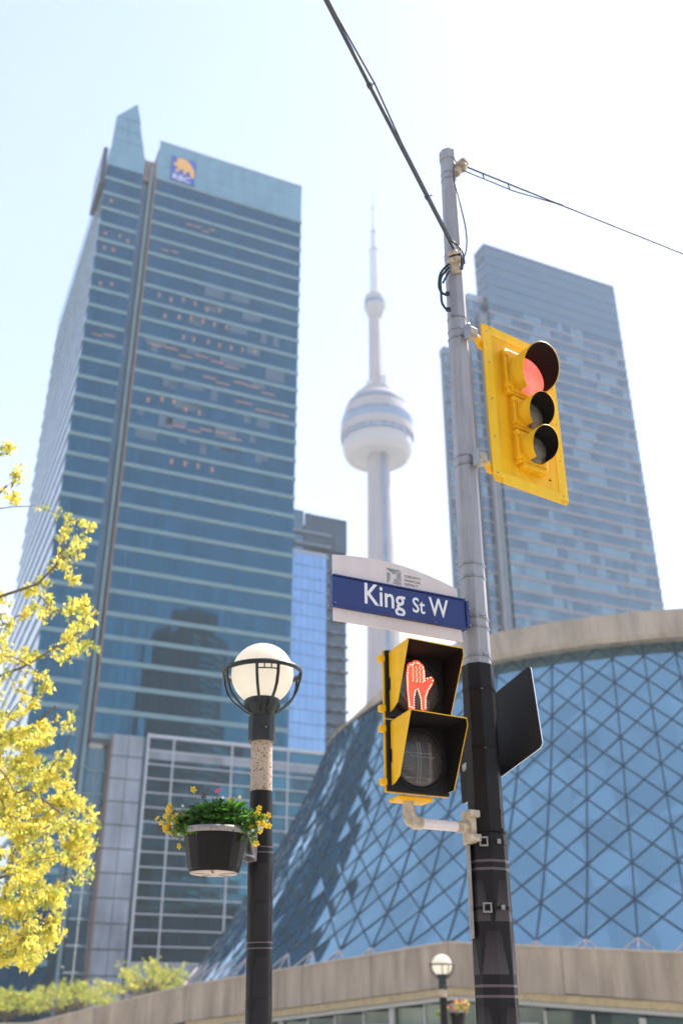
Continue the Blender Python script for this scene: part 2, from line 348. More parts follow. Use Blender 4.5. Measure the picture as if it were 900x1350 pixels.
# ------------------------------------------------------------------ the large blue office tower on the left
YAW_T = math.degrees(math.atan2(.4027, .9153))
def office_tower():
    t = thing('office_tower', 'tall blue glass office tower on the left with a lion emblem at its top', 'office tower',
              (-42.27, 168.2, 0), YAW_T)
    P, zb, NF = 4.43, 42.65 + ZC, 29
    D = 68.; XW = 35.5
    ztop = 183 + ZC; zcr = zb + P * NF
    # hidden cores so nothing shines through
    MB().box(.35, XW - .35, .4, D, zb - .3, ztop - .6).build('core', 'dark_tower', t)
    MB().box(-10.7, -.2, 3.0, D, -.1, 176 + ZC - .5).build('core', 'dark_tower', t)
    for k in range(-10, NF):
        z = zb + P * k
        if k >= 0:
            b = MB(); pane_row(b, 0, XW, 0, z + .86, z + P, 1.48)
            pane_row_side(b, 0, D, XW, z + .86, z + P, 1.5, sgn=1)
            b.build('glazing_band', 'tower_glass', t)
            MB().box(-.04, XW + .18, -.18, .3, z, z + .86).build('spandrel', 'spandrel', t)
            if k % 2 == 0: MB().box(XW - .3, XW + .16, .32, D, z, z + .86).build('spandrel', 'spandrel', t)
        b = MB(); pane_row(b, -11, -3, 0, z + .86, z + P, 1.33)
        b.build('glazing_band', 'tower_glass', t)
        MB().box(-11.18, -2.96, -.18, .3, z, z + .86).build('spandrel', 'spandrel', t)
        b = MB(); pane_row_side(b, .05, D, -11, z + .86, z + P, 1.5)
        b.build('side_glazing', 'skylit_side_glass', t)
        MB().box(-11.16, -10.7, .32, D, z, z + .86).build('spandrel', 'spandrel', t)
    zl = zb + P * NF
    # slot between the two slabs of the tower, with its pier
    b = MB()
    for k in range(-10, NF): pane_row(b, -3, 0, 2.2, zb + P * k + .1, zb + P * k + P - .02, 1.5, jit=.003)
    b.build('slot_glazing', 'slot', t)
    MB().box(-1.35, -.75, .7, 2.1, 2, zl + 4).build('slot_pier', 'spandrel', t)
    MB().box(-.3, .02, .05, 2.1, zb, zl + 2).build('slot_cheek', 'bronze', t)
    MB().box(-2.98, -.02, 1.6, 9, zl + .05, zl + 6.4).build('slot_cap', 'bronze', t)
    # crown: pale glass parapet in panels over the top floor
    n = 12; w = XW / n
    for i in range(n):
        for j in range(3):
            hh = (ztop - zcr - .86) / 3
            MB().box(i * w + .03, (i + 1) * w - .03, -.05, .25, zcr + .86 + j * hh + .02, zcr + .86 + (j + 1) * hh - .02).build('crown_panel', 'crown_glass', t)
    MB().box(-.04, XW + .18, -.18, .3, zcr, zcr + .84).build('spandrel', 'spandrel', t)
    MB().box(-.05, XW + .05, -.1, .5, ztop, ztop + .35).build('coping', 'white_metal', t)
    for j in range(6): MB().box(XW - .1, XW + .1, .35 + j * 11.2, 11.4 + j * 11.2, zcr, ztop).build('crown_panel', 'crown_glass', t)
    MB().box(.2, XW - .2, .55, D, ztop - .6, ztop - .3).build('roof', 'roof', t)
    # left slab: top storey and the tapering glass fin
    MB().box(-11.05, -2.98, -.1, .3, zl, 176 + ZC).build('crown_panel', 'crown_glass', t)
    MB().box(-11.05, -10.8, .35, D, zl, 176 + ZC).build('side_crown', 'crown_glass', t)
    MB().box(-10.7, -3.05, .35, D, 175.2 + ZC, 175.6 + ZC).build('roof', 'roof', t)
    def fx(z):  # left / right edge of fin at height z (rel.)
        f = (z - 176) / (192.4 - 176); return (-10.9 + .4 * f, -3.0 - 3.3 * f)
    def ftop(x): return 186.7 + (x + 10.5) * (192.4 - 186.7) / 4.2
    zs = [176.05, 179.6, 183.2, 186.7]
    for a, c in zip(zs[:-1], zs[1:]):
        la, ra = fx(a); lc, rc = fx(c); ma, mc = (la + ra) / 2, (lc + rc) / 2
        for (p, q, r_, s_) in ((la, ma, mc, lc), (ma, ra, rc, mc)):
            MB().prism([(p + .05, a), (q - .05, a), (r_ - .05, c - .12), (s_ + .05, c - .12)], (0, 1.2, ZC), (1, 0, 0), (0, 0, 1), (0, -1, 0), 1.2).build('fin_panel', 'crown_glass', t)
    MB().prism([(-10.5, 186.7), (-4.95, 186.7), (-6.3, 192.4)], (0, 1.2, ZC), (1, 0, 0), (0, 0, 1), (0, -1, 0), 1.2).build('fin_panel', 'crown_glass', t)
    MB().box(-12.3, -11.3, 1.0, 12, 166 + ZC, 177 + ZC).build('maintenance_arm', 'dark_tower', t)
    # emblem on the crown: blue shield, golden lion, white letters
    ex, ez, ew, eh = 3.1, 172.3 + ZC, 5.6, 7.4
    em = MB().box(ex, ex + ew, -.28, -.1, ez, ez + eh).build('emblem', 'shield_blue', t)
    lion = [(.2, .95), (.55, .98), (.75, .86), (.95, .62), (.98, .30), (.82, .28), (.80, .46), (.66, .50), (.60, .34), (.50, .34), (.52, .54), (.36, .48), (.24, .34), (.14, .36), (.30, .58), (.12, .60), (.05, .70), (.22, .76)]
    MB().prism([(ex + x * ew, ez + y * eh) for x, y in lion][::-1], (0, -.285, 0), (1, 0, 0), (0, 0, 1), (0, -1, 0), .06).build('lion', 'shield_gold', em)
    me = text_mesh('RBC', 2.3, 'letter', sx=1.02, ext=.03)
    o = link('lettering', me, em); o.rotation_euler = (R(90), 0, 0); o.location = (ex + .35, -.33, ez + .25)
    # soffit of the overhanging slab
    MB().box(-.3, XW + .1, -.15, 3, zb - .9, zb - .02).build('soffit', 'dark_tower', t)
    # lit ceilings behind the glass of the middle floors
    cl = MB().box(0, 1, -.03, .0, 0, .35).mesh('ceiling_light', 'lit')
    rows = [(26, 8, 4, 1.6), (24, 3, 2, 1.6), (21, 3, 6, .5), (20, 5, 6, .5), (19, 9, 7, .5), (18, 2, 6, 3.0), (17, 14, 5, 3.0), (16, 22, 3, 3.6), (15, 3, 5, .6), (14, 9, 5, 2.6), (12, 9, 4, .6)]
    rnd = random.Random(3)
    for k, x0, n, w in rows:
        for i in range(n):
            x = x0 + i * (2.7 if w < 1 else w * 1.12) + rnd.uniform(-.3, .3)
            if x + w > XW - .5: continue
            o = link('ceiling_light', cl, t, (x, -.012, zb + P * k + rnd.uniform(1.9, 3.2))); o.scale = (w, 1, 1 if w > 1 else 3.2)
    for k, n in [(26, 1), (24, 3), (23, 2), (21, 2), (18, 2)]:
        for i in range(n):
            o = link('ceiling_light', cl, t, (-10 + i * 2.3 + rnd.uniform(0, 1), -.012, zb + P * k + rnd.uniform(1.6, 3))); o.scale = (.6 if k > 19 else 2.2, 1, 2.4 if k > 19 else 1)
    # paler rooms and drawn blinds on the same floors
    bl = MB().box(0, 1, -.02, .0, 0, 1).mesh('window_blind', 'blinds')
    for _ in range(44):
        k = rnd.choice([13, 14, 14, 15, 16, 17, 18, 18, 19, 20, 21, 22]); x = rnd.uniform(.2, XW - 5); w = 1.48 * rnd.randint(1, 3); h = rnd.uniform(.8, 3.0)
        x = round(x / 1.48) * 1.48
        o = link('window_blind', bl, t, (x, -.008, zb + P * k + P - h)); o.scale = (w - .06, 1, h - .05)
    return t
office_tower()

def podium():
    t = thing('podium_block', 'low glass podium with white horizontal louvres at the foot of the blue tower', 'building',
              (-42.27 + .4027 * 1.2, 168.2 - .9153 * 1.2, 0), YAW_T)
    zt = 43.6 + ZC; x0, x1 = 9.3, 75.
    MB().box(x0 + .3, x1, .5, 30, -.1, zt - .3).build('wall', 'dark_tower', t)
    rows = 19; pz = zt / rows
    for k in range(rows):
        b = MB(); pane_row(b, x0, x1, .25, pz * k + .06, pz * (k + 1) - .06, 2.6, jit=.02)
        b.build('glazing_band', 'podium_glass', t)
        MB().box(x0, x1, -.18, .12, pz * (k + 1) - .2 if k == rows - 1 else pz * (k + 1) - .09, pz * (k + 1) + (.4 if k == rows - 1 else .09)).build('louvre', 'white_metal', t)
    MB().box(x0, x1, -.02, .2, pz * 17.4, pz * 18.1).build('sunshade', 'pale_stone', t)
    MB().box(x0, x1, -.02, .2, pz * 3.1, pz * 4.0).build('sunshade', 'pale_stone', t)
    x = x0
    i = 0
    while x < x1:
        MB().box(x - (.2 if i == 0 else .13), x + (.2 if i == 0 else .13), -.34 if i == 0 else -.05, .22, -.1, zt + .4).build('mullion', 'white_metal', t); x += 4.6 if i == 0 else 10.6; i += 1
    # stone pier: panels with open joints
    MB().box(3.4, 8.6, .1, 8, -.1, 43.4 + ZC).build('pier', 'dark_tower', t)
    for k in range(12):
        z = k * 3.75
        for a, c in ((3.4, 5.9), (6.0, 8.5)):
            MB().box(a, c, -.25, .08, z + .12, z + 3.68).build('stone_panel', 'pale_stone', t)
        MB().box(3.1, 3.36, -.2, 8, z + .1, z + 3.7).build('stone_panel', 'bronze', t)
        MB().box(8.62, 9.0, -.1, .3, z + .06, z + 3.7).build('glass_return', 'slot', t)
    # recessed glazing left of the pier
    for k in range(11):
        b = MB(); pane_row(b, -.2, 3.0, 2.8, k * 3.9 + .3, k * 3.9 + 3.9, 1.6, jit=.01); b.build('glazing_band', 'slot', t)
        MB().box(-.3, 3.05, 2.6, 2.78, k * 3.9, k * 3.9 + .26).build('transom', 'spandrel', t)
podium()

# ------------------------------------------------------------------ dark apartment tower with balconies, seen right of the blue tower
def apartment_tower():
    t = thing('apartment_tower', 'dark apartment tower with pale balcony edges between the blue tower and the needle tower', 'apartment tower',
              (-17.5, 211, 0), 24)
    H = 109.3 + ZC; P = 3.05
    MB().box(0, 20.6, .6, 20, -.1, H - 3).build('wall', 'apt_wall', t)
    MB().box(9.6, 20.6, .0, .58, H - 9, H).build('parapet', 'apt_wall', t)
    MB().box(0, 9.3, .3, 18, H - 12, H + .6).build('penthouse', 'rt_glass', t)
    MB().box(12.5, 12.8, 5, 5.3, H, H + 3).build('mast', 'dark_tower', t)
    rnd = random.Random(11)
    for k in range(34):
        z = H - 5.5 - P * k
        if k < 3:
            for a, c in ((7.0, 18.6 - k)[:2], ):
                MB().box(5.5 + k * 1.5, 16.5 - .4 * k, -.6, .55, z, z + .5).build('balcony_slab', 'apt_slab', t)
        else:
            MB().box(9.6, 20.7, .1, .59, z + .1, z + .5).build('floor_edge', 'mullion', t)
            x = 9.7 + (k % 2) * 1.1
            while x < 18.8:
                w = rnd.uniform(1.3, 2.2); MB().box(x, x + w, -.9, .58, z, z + .26).build('balcony_slab', 'apt_slab', t); x += w + rnd.uniform(.7, 1.5)
    return t
apartment_tower()
def glass_block():
    t = thing('glass_block', 'pale blue flush glass block standing close to the right edge of the big blue tower', 'building', (-19.0, 207.0, 0), 24)
    H = 97.0 + ZC
    MB().box(0, 16.9, .3, 9, -.1, H - .2).build('wall', 'dark_tower', t)
    for k in range(31):
        b = MB(); pane_row(b, 0, 16.95, 0, H - 3.1 * (k + 1) + .08, H - 3.1 * k - .04, 1.6, jit=.004); b.build('glazing_band', 'blue_glass', t)
    b = MB()
    for k in range(31): pane_row_side(b, 0, 9, 16.95, H - 3.1 * (k + 1) + .08, H - 3.1 * k - .04, 1.6, jit=.004, sgn=1)
    b.build('side_glazing', 'blue_glass', t)
    MB().box(-.1, 17.05, -.1, 9, H, H + .7).build('coping', 'white_metal', t)
glass_block()

# ------------------------------------------------------------------ concrete needle tower with round pods
def needle_tower():
    t = thing('observation_tower', 'very tall concrete needle tower with a round pod and white ring behind the street sign', 'observation tower', (23.25, 555.5, 0))
    z = lambda v: v + ZC
    b = MB()        # hexagonal shaft growing three legs towards the ground
    rings = [(0, 17, 27), (60, 13.5, 22), (120, 11, 16.5), (175, 9.7, 12.5), (249, 8.3, 9.6), (302, 7.6, 8.2), (332, 7.4, 7.6)]
    n = 12; vs = []
    for h, r0, r1 in rings:
        for j in range(n):
            w = 2 * math.pi * j / n + R(12); r = r1 if j % 4 == 0 else (r0 * .80 if j % 4 == 2 else r0 * .93)
            vs.append((r * math.cos(w), r * math.sin(w), z(h)))
    b.add(vs, [(i * n + j, i * n + (j + 1) % n, (i + 1) * n + (j + 1) % n, (i + 1) * n + j) for i in range(len(rings) - 1) for j in range(n)])
    b.build('shaft', 'tower_conc', t)
    MB().prism([(2.0, 0), (5.5, 0), (4.6, 326), (2.0, 326)], (0, -7.4, ZC), (1, 0, 0), (0, 0, 1), (0, -1, 0), .5).build('lift_strip', 'pod_glass', t)
    e = lambda name, prof, m, nn=48, sm=False: MB().lathe([(r, z(h)) for r, h in prof], nn, 0, sm).build(name, m, t)
    e('pod_underside', [(8, 331), (15.6, 326), (16.4, 323)], 'tower_conc')
    e('radome', [(16.4, 322.3), (18.2, 321.0), (20.4, 322.2), (22.0, 325.5), (22.5, 329), (22.3, 332.5), (21.5, 333)], 'radome', 64, True)
    e('glass_band', [(22.8, 333), (23.1, 336)], 'pod_glass')
    e('pod_wall', [(23.9, 336.1), (24.0, 341.5), (23.4, 342)], 'tower_conc', 64)
    e('glass_band', [(23.4, 342), (23.9, 346), (23.4, 349)], 'pod_glass')
    e('pod_wall', [(23.0, 349.1), (22.0, 353.5), (21.2, 357)], 'tower_conc', 64)
    e('glass_band', [(20.6, 358.5), (19.6, 361.5)], 'pod_glass')
    e('pod_roof', [(19.0, 361.6), (15.6, 366.5), (15.2, 368), (10.8, 370.2), (10.6, 373)], 'tower_conc', 48)
    MB().box(-6.8, -1.8, -4, 6, z(373), z(379.6)).build('plant_room', 'slab', t)
    MB().box(-1.75, 6.4, -4, 6, z(373), z(384)).build('plant_room', 'slab', t)
    for k in range(24):
        w = 2 * math.pi * k / 24; MB().tube([(22.75 * math.cos(w), 22.75 * math.sin(w), z(332.6)), (23.95 * math.cos(w), 23.95 * math.sin(w), z(336.3))], .25, 5).build('strut', 'tower_conc', t)
    e('upper_shaft', [(5.0, 372), (4.5, 434), (4.4, 440)], 'tower_conc', 6)
    e('sky_pod', [(4.5, 434), (6.0, 439), (7.4, 443), (7.5, 448), (7.0, 452), (5.8, 453.5)], 'tower_conc', 40)
    e('glass_band', [(7.52, 444), (7.62, 447.5)], 'pod_glass')
    e('antenna', [(3.5, 453), (3.4, 456), (3.2, 494.5), (2.2, 495.3), (2.1, 512), (1.5, 512.6), (1.1, 522), (.95, 535), (.7, 536), (.6, 552), (.3, 555)], 'slab', 10)
    for h, r in ((494.9, 3.6), (512.2, 2.5), (535.5, 1.4)): e('antenna_collar', [(r, h - .6), (r, h + .8)], 'tower_conc', 10)
needle_tower()

# ------------------------------------------------------------------ hazy glass tower on the right
def right_tower():
    t = thing('glass_tower', 'hazy grey blue glass tower with a sloping roofline behind the yellow traffic signal', 'office tower', (42.7, 230.9, 0), 24.2)
    H = 208 + ZC; XW = 48.3; P = 3.62
    MB().box(.3, XW - .3, .4, 5.5, -.1, H - 1).build('core', 'dark_tower', t)
    MB().box(19, XW - .3, 5.5, 34, -.1, H - 1).build('core', 'dark_tower', t)
    rnd = random.Random(5)
    for k in range(57):
        z = H - P * (k + 1)
        b = MB(); mech = k < 6
        state = [0, 0]
        def pick():
            if mech: return 1 if rnd.random() < .0 else 2
            if state[1] <= 0: state[0] = 1 if rnd.random() < (.10 + .008 * k) else 0; state[1] = rnd.randint(1, 4)
            state[1] -= 1; return state[0]
        pane_row(b, 0, XW, 0, z + .95, z + P, 1.5, jit=.006, pick=pick, rng=rnd)
        b.build('window_band', ['rt_glass', 'rt_pale', 'rt_mech'], t)
        MB().box(-.05, XW + .12, -.14 if k % 2 else -.1, .3, z, z + .95).build('spandrel', 'rt_slab' if not mech else 'rt_mech', t)
        b = MB(); pane_row_side(b, .05, 5.5, 0, z + .95, z + P, 1.6); b.build('side_glazing', 'rt_glass', t)
        MB().box(-.1, .28, .35, 5.5, z, z + .93).build('spandrel', 'rt_slab', t)
        b = MB(); pane_row_side(b, .05, 34, XW, z + .5, z + P, 1.6, sgn=1); b.build('side_glazing', 'rt_glass', t)
    MB().box(-.1, XW + .1, -.2, 5.6, H, H + .5).build('coping', 'rt_slab', t)
    # lower wings stepping down on its left
    for x0, x1, yy, y1, hh in ((-5.6, -.15, 2.0, 6.5, 189), (-12.0, -3.0, 6.6, 9.0, 171)):
        MB().box(x0 + .2, x1 - .1, yy + .4, y1, -.1, hh + ZC).build('wing', 'rt_slab', t)
        for k in range(int(hh / P)):
            z = hh + ZC - P * (k + 1) - 2
            b = MB(); pane_row(b, x0, x1, yy, z + .8, z + P, 1.6, pick=lambda: 1 if rnd.random() < .2 else 0, rng=rnd); b.build('window_band', ['rt_glass', 'rt_pale'], t)
            MB().box(x0 - .05, x1, yy - .12, yy + .3, z, z + .8).build('spandrel', 'rt_slab', t)
        MB().box(x0 - .05, x1, yy - .15, y1, hh + ZC - 2, hh + ZC + .4).build('coping', 'pale_stone', t)
    MB().box(-2.8, -.4, .6, 2.9, -.1, 182 + ZC).build('corner_pier', 'rt_slab', t)
    MB().box(-1.3, -.8, .3, .58, -.1, 182 + ZC).build('pier_fin', 'spandrel', t)
right_tower()

# ------------------------------------------------------------------ dark tower across the street, seen mirrored in the blue facade
def mirrored_tower():
    t = thing('banded_tower', 'dark tower with pale floor bands, seen as a reflection in the big blue tower', 'tower', (143, -44, 0), -8)
    H, P = 170., 3.6
    MB().box(0, 31, -26, 0, -.1, H).build('wall', 'mirror_dark', t)
    MB().box(7, 27, -20, -4, H, H + 12).build('penthouse', 'mirror_dark', t)
    for k in range(42):
        z = H - P * (k + 1)
        MB().box(8, 27, .0, 1.4, z, z + .9).build('balcony_slab', 'slab', t)
        b = MB(); pane_row(b, 0, 31, .05, z + .9, z + P, 2, jit=.003); b.build('glazing_band', 'mirror_dark', t)
    t2 = thing('brick_office', 'dark brown office block across the street, seen mirrored in the flank of the glass hall', 'building', (-70, -62, 0), 24)
    MB().box(0, 60, -24, 0, -.1, 46).build('wall', 'bronze', t2)
    for k in range(12):
        b = MB(); pane_row(b, .6, 59.4, .04, 1.2 + k * 3.7, 3.5 + k * 3.7, 2.4, jit=.003); b.build('window_band', 'slot', t2)
mirrored_tower()
def side_block():
    t = thing('dark_office_block', 'dark glass office block beyond the left edge, mirrored in the round hall', 'building', (-72, 170, 0), 24)
    H, P = 104., 3.9
    MB().box(-44, 0, 0, 42, -.1, H).build('wall', 'mirror_dark', t)
    for k in range(26):
        b = MB(); pane_row_side(b, .3, 41.7, .06, .6 + k * P, 3.4 + k * P, 2.6, sgn=1); b.build('window_band', 'tower_glass', t)
        b = MB(); pane_row(b, -43.7, -.3, -.06, .6 + k * P, 3.4 + k * P, 2.6); b.build('window_band', 'tower_glass', t)
    MB().box(-30, -10, 12, 30, H, H + 9).build('penthouse', 'mirror_dark', t)
side_block()

# ------------------------------------------------------------------ round glass concert hall
HC = Vector((100 * math.sin(R(16.851)), 100 * math.cos(R(16.851)), 0))
HR = [29.75, 30.32, 30.927, 31.587, 32.362, 33.221, 34.29, 35.397, 36.53, 37.925, 39.456, 41.1]
HZ = [24.55, 22.588, 20.681, 18.631, 16.564, 14.498, 12.382, 10.322, 8.188, 6.04, 3.923, 1.75]
def rim_drop(a):
    s = max(0, min(1, (-a - 20) / 34)); return 1.9 * s * s * (3 - 2 * s)
def hall_point(a, k, off=0.):               # a in degrees from the camera side, k node level (0..12, fractions allowed)
    k = max(0, min(11, k)); i = min(10, int(k)); f = k - i
    r = HR[i] * (1 - f) + HR[i + 1] * f + off; z = HZ[i] * (1 - f) + HZ[i + 1] * f + ZC
    s = max(0, min(1, (-a - 35) / 45)); s = s * s * (3 - 2 * s); drop = max(0, (24 - (z - ZC)) / 24)
    r *= 1 + .055 * s * min(1, drop * 1.6)
    z = min(z, 24.9 + ZC - rim_drop(a)) + (0 if k < 2 else 0)
    base = math.atan2(-HC.y, -HC.x) + R(a)
    return Vector((r * math.cos(base), r * math.sin(base), z))
def concert_hall():
    t = thing('concert_hall', 'round concert hall with a blue diamond lattice glass skin and concrete rim', 'concert hall', HC)
    P0, DP = -10.426, 4.034
    I = range(-20, 23); panes = []
    def pane(pts):
        c = sum(pts, Vector()) / len(pts); pts = [c + (p - c) * .985 for p in pts]
        n = (pts[1] - pts[0]).cross(pts[-1] - pts[0]).normalized()
        e = Vector((random.uniform(-1, 1), random.uniform(-1, 1), random.uniform(-1, 1))) * .014
        pts = [p + n * (p - c).dot(e) for p in pts]
        f = [p - n * .0 for p in pts]; bk = [p - n * .05 for p in pts]; k = len(pts)
        b = MB(); b.add(f + bk, [tuple(range(k))] + [(i, i + k, (i + 1) % k + k, (i + 1) % k) for i in range(k)])
        return b
    for i in I:
        a0, a1 = P0 + DP * i, P0 + DP * (i + 1); am = (a0 + a1) / 2
        for k in range(1, 11):
            A, B, C_, D_ = hall_point(a0, k), hall_point(a1, k), hall_point(a1, k + 1), hall_point(a0, k + 1); X = hall_point(am, k + .5)
            Xu = hall_point(am, k - .5)
            vis = -16 <= i <= 7 and k <= 10
            panes.append((vis, 10, pane([Xu, A, X, B])))                # rhombus between two verticals
            panes.append((vis, 5, pane([A, D_, X]))); panes.append((vis, 5, pane([B, X, C_])))
        panes.append((False, 0, pane([hall_point(a0, 0), hall_point(am, .5), hall_point(a1, 0)])))
        panes.append((False, 0, pane([hall_point(a0, 0), hall_point(a0, 1), hall_point(am, .5)])))
        panes.append((False, 0, pane([hall_point(a1, 0), hall_point(am, .5), hall_point(a1, 1)])))
    order = sorted([p for p in panes if p[0]], key=lambda p: -p[1])
    single = order[:295]; ids = set(id(p) for p in single)
    for p in single: p[2].build('glass_pane', 'hall_glass', t)
    rest = MB()
    for p in panes:
        if id(p) not in ids: rest.add(p[2].v, p[2].f)
    rest.build('glass_skin', 'hall_glass', t, kind='stuff')
    g = MB()
    def bar(p, q, w, h, m):
        d = (q - p).normalized(); c = (p + q) / 2; n = Vector((c.x, c.y, 8)).normalized(); s = d.cross(n).normalized(); n = s.cross(d)
        vs = [x + s * sx * w / 2 + n * nz for x in (p, q) for sx, nz in ((-1, -.1), (1, -.1), (1, h), (-1, h))]
        g.add(vs, [(0, 1, 2, 3), (7, 6, 5, 4), (0, 4, 5, 1), (1, 5, 6, 2), (2, 6, 7, 3), (3, 7, 4, 0)], m)
    for i in I:
        a0, a1 = P0 + DP * i, P0 + DP * (i + 1)
        for k in range(0, 11):
            m = 1 if k >= 10 else 0  # bottom row gets the bars coloured as if sunlit
            bar(hall_point(a0, k), hall_point(a0, k + 1), .098, .05, m)
            am = (a0 + a1) / 2; X = hall_point(am, k + .5)
            for aa, kk in ((a0, k), (a1, k), (a0, k + 1), (a1, k + 1)): bar(hall_point(aa, kk), X, .088, .045, m)
    g.build('mullion_lattice', ['mullion', 'mullion_sunlit'], t, kind='stuff')
    # concrete rim in cast segments
    def seg(a0, a1, prof, mname, name):
        b = MB(); n = 4; base = math.atan2(-HC.y, -HC.x); vs = []
        for j in range(n + 1):
            w = base + R(a0 + (a1 - a0) * j / n)
            dr = rim_drop(a0 + (a1 - a0) * j / n); vs += [((r - dr * .5) * math.cos(w), (r - dr * .5) * math.sin(w), (z if z < 23.6 else 23.55 + (z - 23.55) * (1 - dr * .47)) - (dr * .2 if z < 23.6 else dr * .42 ) + ZC) for r, z in prof]
        k = len(prof)
        b.add(vs, [(j * k + i, (j + 1) * k + i, (j + 1) * k + (i + 1) % k, j * k + (i + 1) % k) for j in range(n) for i in range(k)])
        b.add(vs[:k], [tuple(range(k))]); b.add(vs[-k:], [tuple(range(k - 1, -1, -1))])
        b.build(name, mname, t)
    prof = [(29.9, 23.55), (31.0, 23.55), (31.2, 23.9), (31.35, 25.5), (30.6, 25.62), (29.9, 25.5)]
    for k in range(-23, 23): seg(k * 8 + .02, k * 8 + 7.98, prof, 'rim_conc', 'rim_segment')
    MB().lathe([(29.0, 22.3 + ZC), (29.0, 22.6 + ZC)], 48).build('roof', 'roof', t)
    # inner core keeps daylight from passing through the shell
    MB().lathe([(27, -.1), (27, 22 + ZC)], 40).build('core', 'dark_tower', t)
    return t
concert_hall()

# ------------------------------------------------------------------ concrete parapet wall and glazed lobby below the hall
def pol(az, d): return Vector((d * math.sin(R(az)), d * math.cos(R(az)), 0))
def parapet():
    t = thing('parapet_wall', 'long tan concrete parapet wall with a kinked top in front of the round hall', 'parapet wall', (0, 0, 0))
    top = [(-27, 106, -2.6 + 2.0), (-15.53, 88, -.33), (-8.03, 78, 2.06), (5.604, 61, 3.81), (17.43, 58.5, 3.0), (31, 64, 2.2)]
    hgt = [2.2, 2.2, 2.2, 2.2, 2.28, 2.3]
    tops = [(pol(a, d) + Vector((0, 0, z + ZC)), h) for (a, d, z), h in zip(top, hgt)]
    # straighten: the left run is one plane from corner to its far end
    c0 = tops[3][0]; far = tops[1][0]
    for (p, h), (q, g_) in zip(tops[:-1], tops[1:]):
        d = (q - p); L = math.hypot(d.x, d.y); n = max(1, round(L / 6.5)); back = Vector((-d.y, d.x, 0)).normalized() * 1.1
        for i in range(n):
            a, b_ = p + d * (i / n + .0012), p + d * ((i + 1) / n - .0012)
            ha, hb = h, g_
            dn = lambda x, y: Vector((0, 0, -min(x, max(.2, y.z + .1))))
            vs = [a, b_, b_ + dn(hb, b_), a + dn(ha, a)]; vs = vs + [v + back for v in vs]
            MB().add(vs, [(0, 3, 2, 1), (4, 5, 6, 7), (0, 1, 5, 4), (2, 3, 7, 6), (1, 2, 6, 5), (0, 4, 7, 3)]).build('wall_panel', 'conc', t)
            e = [v + Vector((0, 0, .1)) - back * .06 for v in (a, b_)] + [v - back * .06 for v in (b_, a)]; e = e + [v + back * 1.1 for v in e]
            MB().add(e, [(0, 3, 2, 1), (4, 5, 6, 7), (0, 1, 5, 4), (2, 3, 7, 6), (1, 2, 6, 5), (0, 4, 7, 3)]).build('coping', 'conc_light', t)
    return tops
tops = parapet()
def lobby():
    t = thing('glazed_lobby', 'dark lobby windows in pale frames beneath the tan concrete parapet', 'lobby', (0, 0, 0))
    runs = [(tops[2], tops[3]), (tops[3], tops[4]), (tops[4], tops[5])]
    for (p, h), (q, g_) in runs:
        A = p - Vector((0, 0, h)); B = q - Vector((0, 0, g_)); d = B - A; L = math.hypot(d.x, d.y); u = Vector((d.x, d.y, 0)).normalized(); back = Vector((-u.y, u.x, 0))
        def strip(o0, o1, drop0, drop1, name, m):
            vs = []
            for o in (o0, o1): vs += [A + back * o - Vector((0, 0, drop0)), B + back * o - Vector((0, 0, drop0)), B + back * o - Vector((0, 0, drop1)), A + back * o - Vector((0, 0, drop1))]
            MB().add(vs, [(0, 3, 2, 1), (4, 5, 6, 7), (0, 1, 5, 4), (2, 3, 7, 6), (1, 2, 6, 5), (0, 4, 7, 3)]).build(name, m, t)
        strip(.12, 1.0, .02, .42, 'ledge', 'timber'); strip(.25, 1.0, .44, .66, 'head_beam', 'beige')
        n = max(2, round(L / 2.3)); rnd = random.Random(int(L * 10))
        for i in range(n):
            a, b_ = A + d * (i / n), A + d * ((i + 1) / n)
            zt = min(a.z, b_.z) - .68
            if zt < .4: continue
            pa, pb = a + back * .62, b_ + back * .62
            MB().add([(pa.x, pa.y, 0), (pb.x, pb.y, 0), (pb.x, pb.y, zt), (pa.x, pa.y, zt)], [(0, 1, 2, 3)]).build('window_pane', 'lobby_glass', t)
            wd = .34 if i % 4 == 0 else .13; dp = .4 if i % 4 == 0 else .56
            T = Matrix.Translation((a.x, a.y, 0)) @ Matrix(((u.x, back.x, 0, 0), (u.y, back.y, 0, 0), (0, 0, 1, 0), (0, 0, 0, 1)))
            MB().box(-wd / 2, wd / 2, dp, .75, 0, zt + .01, T=T).build('column' if i % 4 == 0 else 'window_mullion', 'beige', t)
            MB().box(wd / 2 + .02, wd / 2 + 2.1, .55, .6, zt * .62, zt * .62 + .07, T=T).build('transom', 'beige', t) if i % 3 == 1 else None
    b = MB()
    for (p, h), (q, g_) in runs:
        u = (q - p); u.z = 0; u.normalize(); back = Vector((-u.y, u.x, 0)); z = 0
        A, B = p - Vector((0, 0, h)) + back * 1.15, q - Vector((0, 0, g_)) + back * 1.15
        b.add([(A.x, A.y, 0), (B.x, B.y, 0), B, A], [(0, 1, 2, 3)])
    b.build('rear_wall', 'dark_tower', t)
lobby()

# ------------------------------------------------------------------ trees
def leaf_quads(b, c, n, spread, size, rnd, m=0):
    for _ in range(n):
        p = Vector(c) + Vector((rnd.gauss(0, spread), rnd.gauss(0, spread), rnd.gauss(0, spread)))
        e = Euler((rnd.uniform(0, 6.3), rnd.uniform(0, 6.3), rnd.uniform(0, 6.3))).to_matrix(); s = size * rnd.uniform(.4, 1.5)
        q = [e @ Vector(v) * s + p for v in ((-.5, 0, 0), (-.1, -.33, .06), (.55, 0, -.05), (-.1, .33, .06))]
        b.add(q, [(0, 1, 2, 3)], m)

